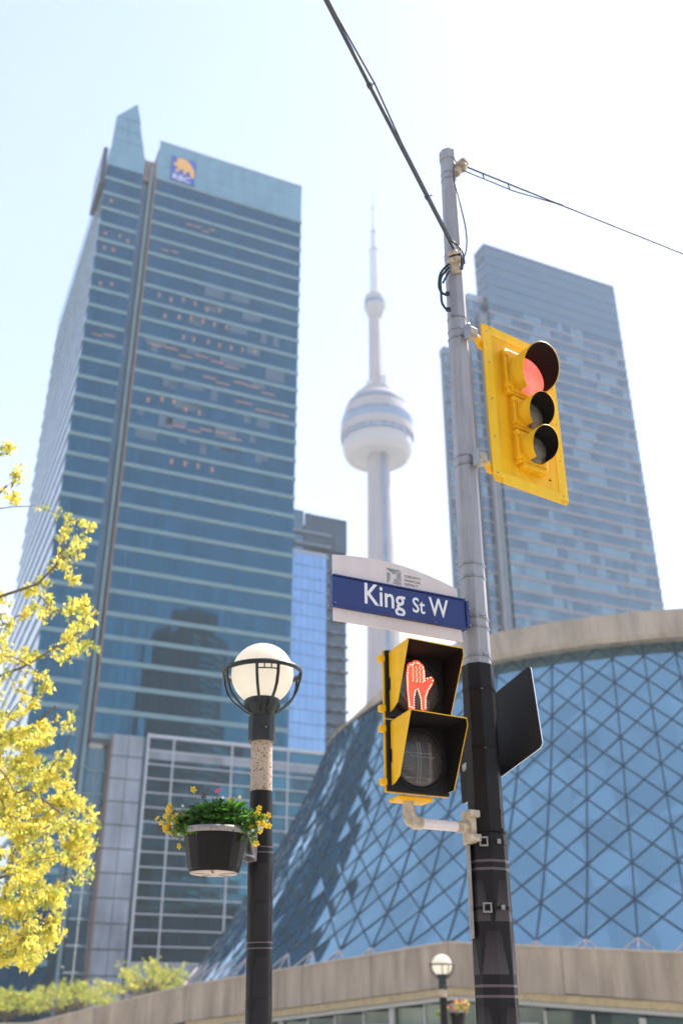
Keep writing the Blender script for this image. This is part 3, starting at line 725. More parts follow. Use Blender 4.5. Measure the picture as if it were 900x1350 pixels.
def spring_tree():
    D = 11.5
    base = at(-330, 1500, D); base.z = 0
    t = thing('maple_tree', 'sparse tree with bright yellow green spring leaves along the left edge', 'tree', base)
    rnd = random.Random(21)
    W0 = lambda px, py, d: at(px, py, d) - Vector(base)
    trunk_pts = [Vector((0, 0, -.1)), W0(-300, 1300, D), W0(-265, 1130, D + .1), W0(-235, 960, D), W0(-200, 800, D - .2), W0(-170, 640, D)]
    MB().tube(trunk_pts, [.16, .13, .11, .09, .07, .04], 9).build('trunk', 'bark', t)
    nodes = [(p, .05) for p in trunk_pts[1:]]
    # limbs that carry the visible part of the crown
    limbs = [[(-265, 1130), (-150, 1080), (-40, 1060), (40, 1040), (85, 1075)], [(-265, 1130), (-160, 1190), (-60, 1180), (20, 1150), (70, 1140)],
             [(-235, 960), (-130, 930), (-40, 905), (30, 880), (80, 850)], [(-235, 960), (-120, 990), (-30, 1000), (40, 960), (75, 930)],
             [(-200, 800), (-100, 800), (-10, 790), (50, 770), (85, 735)], [(-200, 800), (-110, 740), (-40, 690), (10, 640)], [(-170, 640), (-90, 620), (-20, 610)], [(-265, 1130), (-160, 1240), (-50, 1250), (20, 1245)]]
    for l in limbs:
        dd = D + rnd.uniform(-.7, .7); ps = [W0(x, y, D + (dd - D) * i / 3) for i, (x, y) in enumerate(l)]
        MB().tube(ps, [.026 - .018 * i / len(ps) for i in range(len(ps))], 6).build('branch', 'bark', t)
        for a, c in zip(ps[:-1], ps[1:]):
            for k in range(5): nodes.append((a.lerp(c, k / 5 + .1), .016))
    edge = [(590, 18), (620, 30), (660, 26), (685, 100), (700, 126), (720, 112), (760, 104), (800, 116), (820, 131), (850, 126), (870, 98), (900, 70), (940, 104), (965, 78), (1000, 100), (1030, 98), (1060, 112), (1085, 134), (1115, 126), (1155, 122), (1185, 84), (1210, 86), (1235, 84), (1262, 62), (1275, 40)]
    def lim(y):
        for (y0, x0), (y1, x1) in zip(edge[:-1], edge[1:]):
            if y0 <= y <= y1: return x0 + (x1 - x0) * (y - y0) / (y1 - y0)
        return 0
    tips = []
    for y, x in edge:
        for _ in range(2): tips.append((x - rnd.uniform(4, 9), y + rnd.uniform(-4, 4)))
    while len(tips) < 660:
        y = 595 + 690 * rnd.random() ** .62; x = rnd.uniform(-320, 135)
        if y > 1275: continue
        if x > lim(y) - 7: continue
        if y < 770 and rnd.random() < .74: continue
        if x > 40 and 860 < y < 985 and rnd.random() < .55: continue
        if x < 0 and rnd.random() < .45: continue
        tips.append((x, y))
    tips.sort(key=lambda p: p[0])
    tw = MB(); lv = MB()
    for x, y in tips:
        d = D + rnd.gauss(0, .55); p = W0(x, y, d)
        best = min((q for q in nodes), key=lambda q: (q[0] - p).length + (.6 if q[0].x > p.x - .03 else 0))
        q = best[0]; L = (p - q).length
        mid = q.lerp(p, .5) + Vector((rnd.gauss(0, .05), rnd.gauss(0, .05), .06 * L + rnd.gauss(0, .04)))
        tw.tube([q, q.lerp(mid, .55) + Vector((0, 0, .02)), mid, p], [.010, .008, .006, .003], 4, cap=False)
        if L > .15: nodes.append((mid, .01))
        nodes.append((p, .008))
        dense = 1 if y > 940 else .75
        for _ in range(int(rnd.randint(7, 12) * dense)):
            f = rnd.random() ** .6; c = q.lerp(p, f) if L < .7 else mid.lerp(p, f)
            c = c + Vector((rnd.gauss(0, .035), rnd.gauss(0, .035), rnd.gauss(0, .03)))
            leaf_quads(lv, c, rnd.randint(7, 12), .024, .047, rnd, 0 if rnd.random() < .74 else 1)
    tw.build('twigs', 'bark', t, kind='stuff')
    lv.build('crown', ['spring', 'spring2'], t, kind='stuff')
spring_tree()

def small_tree(px, top, d, wpx, label, seed):
    rnd = random.Random(seed); p = at(px, 1335, d); p.z = 0
    tp = at(px, top, d); H = tp.z; wd = wpx * d / 1312. / 2
    t = thing('ornamental_tree', label, 'tree', p, group='ornamental trees behind the parapet')
    MB().tube([(0, 0, -.2), (.05, 0, H * .3), (-.04, .05, H * .5), (0, 0, H * .8)], [.16, .12, .09, .04], 7).build('trunk', 'bark', t)
    br = MB(); lv = MB()
    for _ in range(64):
        a = rnd.uniform(0, 6.28); r = wd * math.sqrt(rnd.random()); zz = H * (1 - .30 * (r / wd) ** 2 - .12 * rnd.random())
        e = Vector((r * math.cos(a), r * math.sin(a) * .8, zz - .1)); s = Vector((0, 0, H * rnd.uniform(.3, .55)))
        br.tube([s, s.lerp(e, .5) + Vector((0, 0, .15)), e], [.05, .03, .012], 4, cap=False)
        for _ in range(8):
            c = s.lerp(e, rnd.uniform(.72, 1.03)) + Vector((rnd.gauss(0, .34), rnd.gauss(0, .34), rnd.gauss(0, .13)))
            leaf_quads(lv, c, 9, .13, .20, rnd, 0 if rnd.random() < .82 else 1)
    br.build('branches', 'bark', t, kind='stuff')
    lv.build('crown', ['spring2', 'spring'], t, kind='stuff')
small_tree(197, 1262, 96, 170, 'broad yellow green tree left of the glass hall beside the lamp post', 1)
small_tree(85, 1291, 100, 135, 'low yellow green tree at the wall end between the two others', 2)
small_tree(8, 1303, 97, 110, 'yellow green tree in the bottom left corner under the big branches', 3)

# ------------------------------------------------------------------ the traffic pole
PX, PY = .75, 5.3
lean = (0, R(.33), 0)
def octa(r, z, rot): return [(r / math.cos(math.pi / 8) * math.cos(rot + math.pi / 4 * j), r / math.cos(math.pi / 8) * math.sin(rot + math.pi / 4 * j), z) for j in range(8)]
OR = R(1.0)
def apo(z): return .0935 - .0055 * z if z < 3.4 else .0748 - .0062 * (z - 3.4)
def octring(b, z0, z1, off, m=0):
    b.add(octa(apo(z0) + off, z0, OR) + octa(apo(z1) + off, z1, OR), [(j, (j + 1) % 8, (j + 1) % 8 + 8, j + 8) for j in range(8)] + [tuple(range(7, -1, -1)), tuple(range(8, 16))], m)
    return b
ztop = 5.63 + ZC
def traffic_pole():
    t = thing('traffic_pole', 'tall grey octagonal pole carrying signals and street sign, black wrap on its lower half', 'pole', (PX - .018, PY, 0), rot=lean)
    octring(MB(), 0, ztop, 0).build('shaft', 'galv', t, bevel=.004)
    octring(MB(), ztop - .075, ztop + .012, .007).build('cap', 'galv', t, bevel=.004)
    octring(MB(), 2.42, 1.74 + ZC, .006).build('wrap', 'wrap', t, bevel=.003)
    octring(MB(), .35, 2.44, .012).build('printed_wrap', 'wrap2', t, bevel=.004)
    # flat print of the wrap: paired rules and lined trapezoids on the faces
    def face_pt(j, f, z, off):
        c = octa(apo(z) + off, z, OR); return Vector(c[j]).lerp(Vector(c[(j + 1) % 8]), f)
    pr = MB()
    for zz in (2.30, 2.262, 1.735, 1.69, 1.16, 1.11, .62, .57):
        octring(pr, zz, zz + .012, .0128)
    pr.build('printed_rules', 'print', t)
    for base in (2.30, 1.735, 1.16, .62):
        for j in range(8):
            for row in (0, 1):
                z1 = base - .085 - row * .235; z0 = z1 - .19
                if z0 < .4: continue
                q = [(.0, z0), (1, z0), (1, z1), (.42, z1)] if (j + row) % 2 == 0 else [(0, z0), (.75, z0), (.30, z1), (0, z1)]
                o = MB().add([face_pt(j, f, z, .0131) for f, z in q], [(0, 1, 2, 3)]).build('printed_motif', 'lines', t)
                uvl = o.data.uv_layers.new(name='UVMap')
                for li, (f, z) in enumerate(q): uvl.data[li].uv = (f * .08, (z - z0) / (z1 - z0))
    # conduit strip on the left and pale strip on the right
    MB().box(-apo(2) - .031, -apo(2) - .016, -.06, .0, 1.95, 2.44).build('edge_strip', 'grey_bracket', t)
    # straps
    for z in (7.02, 6.96, 6.27, 6.235, 5.72, 5.62, 5.555, 4.66, 4.60, 3.94, 3.86, 3.61, 3.555, 3.385):
        octring(MB(), z - .006, z + .006, .003).build('strap', 'steel', t)
    for z in (3.62, 3.39):
        MB().box(.03, .055, -apo(z) - .012, -apo(z), z - .009, z + .009).build('buckle', 'steel', t)
    for z in (3.2, 2.88, 2.55, 2.455, 2.395, 2.085):
        octring(MB(), z - .008, z + .008, .0145 if z < 2.5 else .0085).build('strap', 'black' , t)
    for z in (2.395, 2.085):
        b = MB()
        for x0, x1, z0, z1 in ((-.055, -.012, z + .016, z + .023), (-.055, -.012, z - .023, z - .016), (-.055, -.048, z - .016, z + .016), (-.019, -.012, z - .016, z + .016)): b.box(x0, x1, -apo(z) - .026, -apo(z) - .014, z0, z1)
        b.build('buckle', 'grey_bracket', t)
        MB().box(.034, .052, -apo(z) - .026, -apo(z) - .013, z - .01, z + .012).build('ratchet', 'grey_bracket', t, bevel=.002)
    # conduit on the sunny side with small clips
    MB().lathe([(.17, -.02), (.17, .03), (.13, .05), (.12, .36)], 16).build('base', 'galv', t)
    # anchor bolts / screws that show as small dots on the wrap
    for z in (3.19, 2.87): MB().box(.0, .008, -apo(z) - .012, -apo(z) - .002, z - .003, z + .003).build('screw', 'steel', t)
traffic_pole()

# ------------------------------------------------------------------ traffic signal
def traffic_signal():
    t = thing('traffic_signal', 'yellow three lens traffic signal with backboard, showing red, on the right of the pole', 'traffic light', (.917, 5.3, 2.92 + ZC), 33.95)
    # local: x along board, y = into the board (front is -y), z up from the lower edge
    Wd, H = .642, 1.187
    def rr(x0, x1, z0, z1, r, n=4):
        return [(cx + r * math.cos(a), cz + r * math.sin(a)) for cx, cz, s in ((x1 - r, z1 - r, 0), (x0 + r, z1 - r, 90), (x0 + r, z0 + r, 180), (x1 - r, z0 + r, 270)) for a in [R(s + 90 * i / n) for i in range(n + 1)]]
    MB().prism(rr(0, Wd, 0, H, .03), (0, 0, 0), (1, 0, 0), (0, 0, 1), (0, -1, 0), .006).build('backboard', 'yellow', t)
    bd = .075
    b = MB()
    out = rr(.0, Wd, 0, H, .03); 
    for x0, x1, z0, z1 in ((.0015, bd, .03, H - .03), (Wd - bd, Wd - .0015, .03, H - .03), (bd, Wd - bd, .0015, bd), (bd, Wd - bd, H - bd, H - .0015)): b.box(x0, x1, -.0095, -.0062, z0, z1)
    b.build('border_stripe', 'yellow_edge', t)
    secs = [(H - .163 - .36, .36, .172, .155, .20), (H - .163 - .36 - .25, .25, .128, .108, .145), (H - .163 - .36 - .5, .25, .128, .108, .145)]
    cx = Wd / 2
    for i, (z0, h, hw, r, L) in enumerate(secs):
        zc = z0 + h / 2
        hs = MB().box(cx - hw, cx + hw, -.050, .12, z0 + .004, z0 + h - .004).build('housing', 'yellow', t, bevel=.012)
        MB().box(cx - hw + .02, cx + hw - .02, -.060, -.0505, z0 + .02, z0 + h - .02).build('door', 'yellow', hs, bevel=.008)
        for q in (.16, .84):
            MB().box(cx - hw - .022, cx - hw + .012, -.068, -.04, z0 + h * q - .016, z0 + h * q + .016).build('hinge_lug', 'yellow', hs, bevel=.004)
        MB().tube([(cx - hw - .012, -.056, z0 + .03), (cx - hw - .012, -.056, z0 + h - .03)], .006, 6).build('hinge_pin', 'yellow', hs)
        # lens: shallow dome
        MB().lathe([(r * .93, 0), (r * .9, .012), (r * .7, .028), (r * .4, .038), (r * .05, .042)], 28).build('lens', 'red_on' if i == 0 else 'lens_off', t)
        o = COL.objects[-1] if False else bpy.data.objects[-1] if False else None
        ln = [ob for ob in t.children if ob.name.split('.')[0] == 'lens'][-1]
        ln.location = (cx, -.061, zc); ln.rotation_euler = (R(90), 0, 0)
        # tunnel visor, open at the bottom, longer at the top
        v = MB(); n = 40; a0, a1 = R(-62), R(242); vs = []
        for j in range(n + 1):
            a = a0 + (a1 - a0) * j / n; ly = .055 + (L - .055) * (.5 + .5 * math.sin(a)) ** .8; tilt = -.012
            for rr_, y in ((r, -.058), (r * 1.01, -.058 - ly), (r * .975, -.058 - ly), (r * .965, -.058)):
                vs.append((cx + rr_ * math.cos(a), y, zc + rr_ * math.sin(a)))
        f0 = [(j * 4 + 1, j * 4, j * 4 + 4, j * 4 + 5) for j in range(n)] + [(j * 4 + 2, j * 4 + 1, j * 4 + 5, j * 4 + 6) for j in range(n)]
        f1 = [(j * 4 + 3, j * 4 + 2, j * 4 + 6, j * 4 + 7) for j in range(n)]
        v.add(vs, f0, 0, True); v.add(vs, f1, 1, True)
        v.build('visor', ['yellow', 'black_in'], t)
    z0 = secs[2][0]
    MB().box(cx - .1, cx + .1, -.056, .1, z0 - .022, z0 + .002).build('bottom_plate', 'yellow', t, bevel=.003)
    for q, w in ((.0, .03),): MB().lathe([(.008, 0), (.008, .006)], 10).build('drain_plug', 'black', t, (cx + .17, -.0062, .14))
    for x in (.04, Wd - .04):
        for z in (.06, .32, .60, .88, 1.13): MB().lathe([(.006, 0), (.0045, .004)], 8).build('bolt', 'steel', t, (x, -.0098, z)).rotation_euler = (R(90), 0, 0)
    # mounting arms back to the pole
    for z in (1.04, .10):
        MB().tube([(-.105, -.02, z), (-.04, .0, z), (.02, .045, z), (.2, .05, z)], .024, 10).build('bracket_arm', 'yellow', t)
        MB().box(-.135, -.075, -.05, .012, z - .035, z + .035).build('bracket_clamp', 'cream_fit', t, bevel=.006)
        MB().tube([(-.07, -.02, z + .03), (-.07, -.02, z + .055)], .009, 6).build('bracket_bolt', 'cream_fit', t)
        MB().box(-.15, -.132, -.045, .005, z - .055, z + .055).build('saddle', 'steel', t, bevel=.004)
traffic_signal()

# ------------------------------------------------------------------ pedestrian signal
def ped_signal():
    t = thing('pedestrian_signal', 'yellow and black pedestrian signal showing a red hand, left of the pole', 'pedestrian signal', (.219, 4.949, .988 + ZC), 25.15)
    Wd, S = .356, .367
    lensprof = [(.143, 0), (.14, .008), (.10, .02), (.05, .026), (.003, .028)]
    def tri(name, pts, m, th, ax): pass
    for i in (1, 0):
        z0 = i * S
        hv = MB(); a_, b_, c_, d_ = (0, Wd, z0 + .002, z0 + S - .002), (.002, Wd - .004, z0 + .004, z0 + S - .004), (.085, Wd - .02, z0 + .02, z0 + S - .02), (.105, Wd - .05, z0 + .04, z0 + S - .04)
        vs_ = [(x, y, z) for (xa, xb, za, zb2), y in ((a_, .012), (b_, .026), (c_, .075), (d_, .17)) for x, z in ((xa, za), (xb, za), (xb, zb2), (xa, zb2))]
        hv.add(vs_, [(i_ * 4 + k_, i_ * 4 + (k_ + 1) % 4, i_ * 4 + 4 + (k_ + 1) % 4, i_ * 4 + 4 + k_) for i_ in range(3) for k_ in range(4)] + [(3, 2, 1, 0), (12, 13, 14, 15)])
        hs = hv.build('housing', 'yellow', t, bevel=.003)
        MB().box(.008, Wd - .001, -.004, .0118, z0 + .006, z0 + S - .006).build('door', 'black', hs, bevel=.004)
        zc = z0 + S / 2 - .004; cx = Wd / 2 + .004
        MB().lathe([(.158, 0), (.158, .012), (.146, .012), (.146, .0)], 40, cap=False).build('lens_ring', 'black', hs, (cx, -.004, zc))
        hs.children[-1].rotation_euler = (R(90), 0, 0)
        ln = MB().lathe(lensprof, 40).build('lens', 'ped_lens', t, (cx, -.004, zc)); ln.rotation_euler = (R(90), 0, 0)
        dome = lambda x, z: -.0065 - .026 * max(0, 1 - (x * x + z * z) / .0205)
        if i == 1:
            # raised hand, palm to the viewer: four joined fingers, thumb to the right
            hand = [(-.055, -.125), (-.062, -.03), (-.062, .05), (-.055, .10), (-.042, .115), (-.028, .118), (-.018, .128), (.0, .132), (.012, .13), (.022, .12), (.036, .112), (.042, .09), (.043, .035), (.06, .05), (.082, .058), (.094, .042), (.085, .018), (.06, -.02), (.045, -.06), (.042, -.12), (.018, -.128), (.016, -.07), (.0, -.02), (-.016, -.03), (-.026, -.07), (-.028, -.13)]
            hand = [(x * 1.06 - .006, z * 1.03 + .002) for x, z in hand]
            b = MB(); b.prism(hand, (cx, -.034, zc), (1, 0, 0), (0, 0, 1), (0, -1, 0), .0012); b.build('hand_symbol', 'hand', t)
            ld = MB()
            for k in range(len(hand)):
                p, q = Vector(hand[k]), Vector(hand[(k + 1) % len(hand)]); L = (q - p).length; n = max(1, int(L / .0135))
                for j in range(n):
                    r_ = p.lerp(q, j / n) * .9; ld.lathe([(.0034, -.0), (.0024, .003)], 6, c=(0, 0, 0)); 
                    o = len(ld.v) - 12; 
                    base = len(ld.v)
                    # move the just-added disc onto the lens
                    for vi in range(base - 24, base):
                        x, y, z = ld.v[vi]; ld.v[vi] = (cx + r_.x + x, -.0355 - z, zc + r_.y + y)
            for col in (-.034, -.012, .008, .026):
                for j in range(7):
                    x, z = col + .004 * (j % 2), .10 - j * .0125
                    ld.add([(cx + x - .0022, -.0358, zc + z - .0022), (cx + x + .0022, -.0358, zc + z - .0022), (cx + x + .0022, -.0358, zc + z + .0022), (cx + x - .0022, -.0358, zc + z + .0022)], [(0, 1, 2, 3)])
            ld.build('led_dots', 'led', t, kind='stuff')
        # unlit walking-figure / countdown LEDs
        lo = MB()
        def dot(x, z, s=.0024):
            if x * x + z * z > .0165: return
            y = dome(x, z) - .004
            lo.add([(cx + x - s, y, zc + z - s), (cx + x + s, y, zc + z - s), (cx + x + s, y, zc + z + s), (cx + x - s, y, zc + z + s)], [(0, 1, 2, 3)])
        if i == 0:
            for j in range(24):
                for x in (-.02, -.006, .047, .058): dot(x + .003 * (j % 2), .075 - j * .0085)
            for j in range(16): dot(-.085 + j * .0095, .018 + .004 * (j % 2)); dot(-.06 + j * .009, .006 - .003 * (j % 3))
            for j in range(20): dot(-.08 + j * .0085, -.098 - .004 * (j % 2))
            for j in range(8): dot(-.095 + j * .006, -.05 - .012 * (j % 2), .0018)
        else:
            for j in range(10): dot(-.105 + j * .006, -.02 - j * .009); dot(-.09 + j * .005, -.045 - .008 * j); dot(.05 + .006 * (j % 3), -.07 - .006 * j)
        lo.build('unlit_dots', 'led_off', t, kind='stuff')
        # cutaway visor: sloping cheeks and roof, yellow outside, black inside
        zt, zb_ = z0 + S - .022, z0 + .045; L = .215
        for x, sgn in ((.028, -1), (Wd - .006, 1)):
            poly = [(-.004, zt), (-L, zt + .004), (-.205 * .30 - .0, zb_ + .02), (-.03, zb_ - .012), (-.004, zb_)]
            if sgn > 0: poly = [(-.004, zt), (-L, zt + .004), (-L - .004, zt - .03), (-.06, zb_ - .02), (-.004, zb_ - .02)]
            else: poly = [(-.004, zt), (-L, zt + .012), (-.085, zb_ + .02), (-.03, zb_ - .005), (-.004, zb_ - .01)]
            v = MB(); k = len(poly)
            o_ = [(x, y, z) for y, z in poly]; i_ = [(x - sgn * .004, y, z) for y, z in poly]
            v.add(o_, [tuple(range(k))], 0 if sgn < 0 else 1); v.add(i_, [tuple(range(k - 1, -1, -1))], 1)
            v.add(o_ + i_, [(a, (a + 1) % k, (a + 1) % k + k, a + k) for a in range(k)], 0)
            v.build('visor_cheek', ['yellow', 'black_in'], t)
        v = MB(); x0, x1 = .0285, Wd - .0065; zz = zt + .001
        p = [(x0, -.004, zz), (x1, -.004, zz), (x1, -L, zz + .004), (x0, -L, zz + .012)]
        q = [(a, b_, c_ + .005) for a, b_, c_ in p]
        v.add(p, [(0, 1, 2, 3)], 1); v.add(q, [(3, 2, 1, 0)], 0); v.add(p + q, [(a, (a + 1) % 4, (a + 1) % 4 + 4, a + 4) for a in range(4)], 0)
        v.build('visor_roof', ['yellow', 'black_in'], t)
        for q_ in (.14, .86):
            MB().box(-.024, .008, .0, .035, z0 + S * q_ - .016, z0 + S * q_ + .016).build('hinge_lug', 'yellow', hs, bevel=.003)
        for q_ in (.14,): MB().lathe([(.009, 0), (.009, .02), (.005, .026)], 8).build('latch', 'steel', hs, (Wd + .004, .0, z0 + S * q_))
    MB().box(.085, Wd - .07, .03, .15, -.02, .003).build('base_flange', 'yellow', t, bevel=.012)
    MB().tube([(.10, .10, 2 * S - .002), (.10, .10, 2 * S + .03)], [.034, .03], 16).build('top_cap', 'grey_bracket', t)
    # support arm: drop pipe, elbow, horizontal pipe, clamp on pole
    MB().tube([(.165, .08, -.02), (.165, .08, -.075)], .027, 14).build('drop_pipe', 'cream_fit', t)
    MB().tube([(.165, .08, -.05), (.165, .08, -.085), (.175, .08, -.105), (.20, .08, -.118), (.235, .08, -.12)], [.031, .034, .036, .034, .031], 14).build('elbow', 'cream_fit', t)
    MB().tube([(.225, .08, -.12), (.47, .08, -.12)], .025, 14).build('arm_pipe', 'white_sign', t)
    MB().tube([(.44, .08, -.12), (.505, .08, -.12)], .031, 12).build('coupling', 'cream_fit', t)
    MB().box(.495, .53, .035, .125, -.20, -.035).build('clamp_plate', 'cream_fit', t, bevel=.006)
    for z in (-.175, -.058): MB().box(.485, .545, .02, .045, z - .018, z + .018).build('clamp_bolt', 'cream_fit', t, bevel=.005)
ped_signal()

# ------------------------------------------------------------------ street name sign
def street_sign():
    ox, oy = -.046, 4.847
    t = thing('street_name_sign', 'white and blue street name sign with arched top reading King St W', 'street sign', (ox, oy, ZC), 25.87)
    L = .80
    # white blade, arched top
    n = 14; top = []
    for i in range(n + 1):
        f = i / n; x = .0 + (L - .03) * f
        top.append((x, 2.215 - .028 * f + .060 * math.sin(math.pi * (.10 + .78 * f)) - .060 * math.sin(math.pi * .10) - .035 * f * f))
    poly = [(0.008, 1.845), (L - .01, 1.845)] + top[::-1]
    MB().prism(poly, (0, .012, 0), (1, 0, 0), (0, 0, 1), (0, -1, 0), .012).build('blade', 'white_sign', t)
    MB().box(-.006, L + .012, -.012, .024, 1.926, 2.088).build('name_panel', 'blue_sign', t, bevel=.004)
    MB().box(-.006, L + .01, -.018, .028, 1.914, 1.9255).build('extrusion_lip', 'blue_sign', t)
    MB().box(-.006, L + .01, -.018, .028, 2.0885, 2.096).build('extrusion_lip', 'blue_sign', t)
    def put(txt, size, x, z, m, sx, y, ext=.0006, sp=1.):
        o = link('lettering', text_mesh(txt, size, m, sx, ext, spacing=sp, bold=.012 if size > .05 else 0), t); o.rotation_euler = (R(90), 0, 0); o.location = (x, y, z)
        # thicken strokes a little for a road-sign face
        return o
    put('King', .168, .172, 1.964, 'letter', .84, -.0128)
    put('St', .122, .470, 1.964, 'letter', .82, -.0128)
    put('W', .150, .578, 1.964, 'letter', .76, -.0128)
    for k, s in enumerate(('TORONTO', 'FINANCIAL', 'DISTRICT')): put(s, .021, .432, 2.163 - k * .0235, 'dark_ink', 1.0, -.0008, .0004)
    # grey square emblem of cut triangles
    ex, ez, es = .325, 2.112, .088
    for pts in ([(0, .0), (.22, .18), (.26, .66), (0, .74)], [(.46, .28), (1, 0), (1, .12), (.62, .4)], [(0, .92), (.5, .62), (1, 1), (.0, 1.0)], [(.66, .42), (1, .2), (1, .94), (.7, .72)], [(.42, .02), (.96, .0), (.5, .24)]):
        MB().prism([(ex + x * es, ez + z * es) for x, z in pts], (0, -.0002, 0), (1, 0, 0), (0, 0, 1), (0, -1, 0), .0008).build('emblem_piece', 'grey_ink', t)
    for z in (2.055, 1.955):
        MB().tube([(L - .01, -.005, z), (L + .055, .01, z)], .008, 8).build('clamp_bolt', 'steel', t)
    MB().box(L + .0125, L + .03, -.02, .04, 1.93, 2.085).build('bracket', 'blue_sign', t)
    for x, z in ((.004, 1.932), (.61, 1.9195)): MB().lathe([(.006, 0), (.005, .004)], 8).build('rivet', 'steel', t, (x, -.019, z))
street_sign()

# ------------------------------------------------------------------ dark back of a regulatory sign
def sign_back():
    t = bpy.data.objects.new('road_sign', None); COL.objects.link(t)
    tag(t, 'plain dark back of a square road sign fixed behind the pole, seen from the rear', 'road sign')
    Rm = Matrix(((.585, .81, .037), (-.741, .516, .43), (.329, -.279, .902)))
    t.matrix_world = Matrix.Translation((.856, 5.449, 1.399 + ZC)) @ Rm.to_4x4()
    hw, hh, r = .3195, .2845, .03
    pl = [(cx + r * math.cos(a), cz + r * math.sin(a)) for cx, cz, s in ((hw - r, hh - r, 0), (-hw + r, hh - r, 90), (-hw + r, -hh + r, 180), (hw - r, -hh + r, 270)) for a in [R(s + 90 * i / 5) for i in range(6)]]
    MB().prism(pl, (0, .003, 0), (1, 0, 0), (0, 0, 1), (0, -1, 0), .005, 0, 1).build('panel', ['plate_back', 'plate_edge'], t)
    MB().box(-.18, -.13, -.09, -.002, -.2, .2).build('mounting_channel', 'plate_back', t)
    for z in (-.16, .16): MB().box(-.19, -.12, -.10, -.09, z - .02, z + .02).build('saddle', 'steel', t)
sign_back()

# ------------------------------------------------------------------ overhead cables and their insulators
def sag(p, q, n, s): return [p.lerp(q, i / n) - Vector((0, 0, s * 4 * (i / n) * (1 - i / n))) for i in range(n + 1)]
zi = 4.62 + ZC
ga, gv = Vector((.915, .403, 0)), Vector((-.403, -.915, 0))
def insulator(name, label, loc, axis, sc_=1.):
    t = thing(name, label, 'insulator', loc, group=None)
    q = Vector((0, 0, 1)).rotation_difference(Vector(axis).normalized()); t.rotation_mode = 'QUATERNION'; t.rotation_quaternion = q
    MB().lathe([(.030, -.10), (.034, -.085), (.026, -.04), (.026, -.03)], 14).build('stem', 'cream_fit', t)
    MB().lathe([(.036, -.03), (.044, -.022), (.046, .002), (.036, .010)], 20).build('skirt', 'cream_fit', t)
    MB().lathe([(.027, .011), (.027, .022)], 14).build('groove', 'iron', t)
    MB().lathe([(.036, .023), (.040, .028), (.036, .05), (.018, .058)], 20).build('cap', 'cream_fit', t)
    return t
insulator('strain_insulator', 'cream strain insulator on the front of the pole where the thick cable lands', Vector((PX + .006, PY - .105, zi - .06)), (-.25, -.5, .85))
insulator('strain_insulator', 'cream strain insulator at the very top of the pole holding the right hand wire', Vector((PX + .115, PY - .03, ztop - .14)), (.45, .1, .8))
b0 = Vector((PX - .01, PY - .12, zi + .06))
far1 = Vector((-.077, 3.39, 4.75 + ZC)); far1 = b0 + (far1 - b0) * 9.5
def cable_bundle():
    t = thing('cable_bundle', 'thick lashed cable bundle running from the pole up out of the top edge', 'cable', b0)
    pts = [p - b0 for p in sag(b0, far1, 40, .16)]
    MB().tube(pts, .0115, 8).build('core_cable', 'cable', t)
    rnd = random.Random(4); m = []
    for i, p in enumerate(pts):
        off = .012 + (.020 if i in (3,) else 0); m.append(p + Vector((off * .9, -.2 * off, .008)))
    MB().tube(m, .0055, 6).build('messenger_wire', 'cable', t)
    for i in (1, 3, 6, 9, 13):
        p = pts[i]; d = (pts[i + 1] - p).normalized(); MB().tube([p - d * .012, p + d * .012], .0165, 8).build('lashing_clip', 'cable', t)
        MB().tube([p, p + Vector((.034, -.005, .014))], .004, 5).build('lashing_tail', 'cable', t)
    # bend to the pole
    MB().tube([(0, 0, 0), (.025, .01, -.055), (.055, .012, -.095), (.07, .015, -.15), (.062, .03, -.2)], .0115, 8, curve=5).build('tail', 'cable', t)
    MB().tube([(.0, -.01, .02), (.045, -.01, -.03), (.075, .0, -.08), (.085, .02, -.16)], .006, 6, curve=5).build('tail', 'cable', t)
cable_bundle()
w0 = Vector((PX + .145, PY - .02, ztop - .135)); w1 = Vector((2.70, 6.07, 5.45 + ZC)); w1 = w0 + (w1 - w0) * 12
def span_wire():
    t = thing('span_wire', 'thin overhead wire running from the pole top to the right edge', 'wire', w0)
    pts = [p - w0 for p in sag(w0, w1, 60, .25)]
    MB().tube(pts, .0068, 6).build('strand', 'cable', t)
    e = pts[2]
    MB().tube([Vector((-.05, -.03, -.055)), Vector((.12, .03, -.085)), e * .5 + Vector((0, 0, -.055)), e + Vector((0, 0, -.004))], .0045, 6).build('tie_wire', 'cable', t)
    for f in (.12, .29):
        p = e * f * 1.6; MB().tube([p + Vector((-.01, 0, .012)), p + Vector((.0, 0, -.05))], .005, 6).build('tie_clip', 'cable', t)
    MB().tube([pts[2] * 1.0, pts[2] + Vector((.04, .016, -.003))], .009, 6).build('splice', 'cable', t)
span_wire()
o = MB().tube([Vector((PX + .055, PY - .085, ztop - .18)), Vector((PX + .045, PY - .09, ztop - .33)), Vector((PX + .075, PY - .09, ztop - .55)), Vector((PX + .105, PY - .075, ztop - .78)), Vector((PX + .10, PY - .08, ztop - .95)), Vector((PX + .065, PY - .11, zi - .08))], .0055, 6, curve=5).build('bonding_wire', 'cable')
tag(o, 'thin loose wire hanging down the upper pole from the top insulator to the lower one', 'wire')
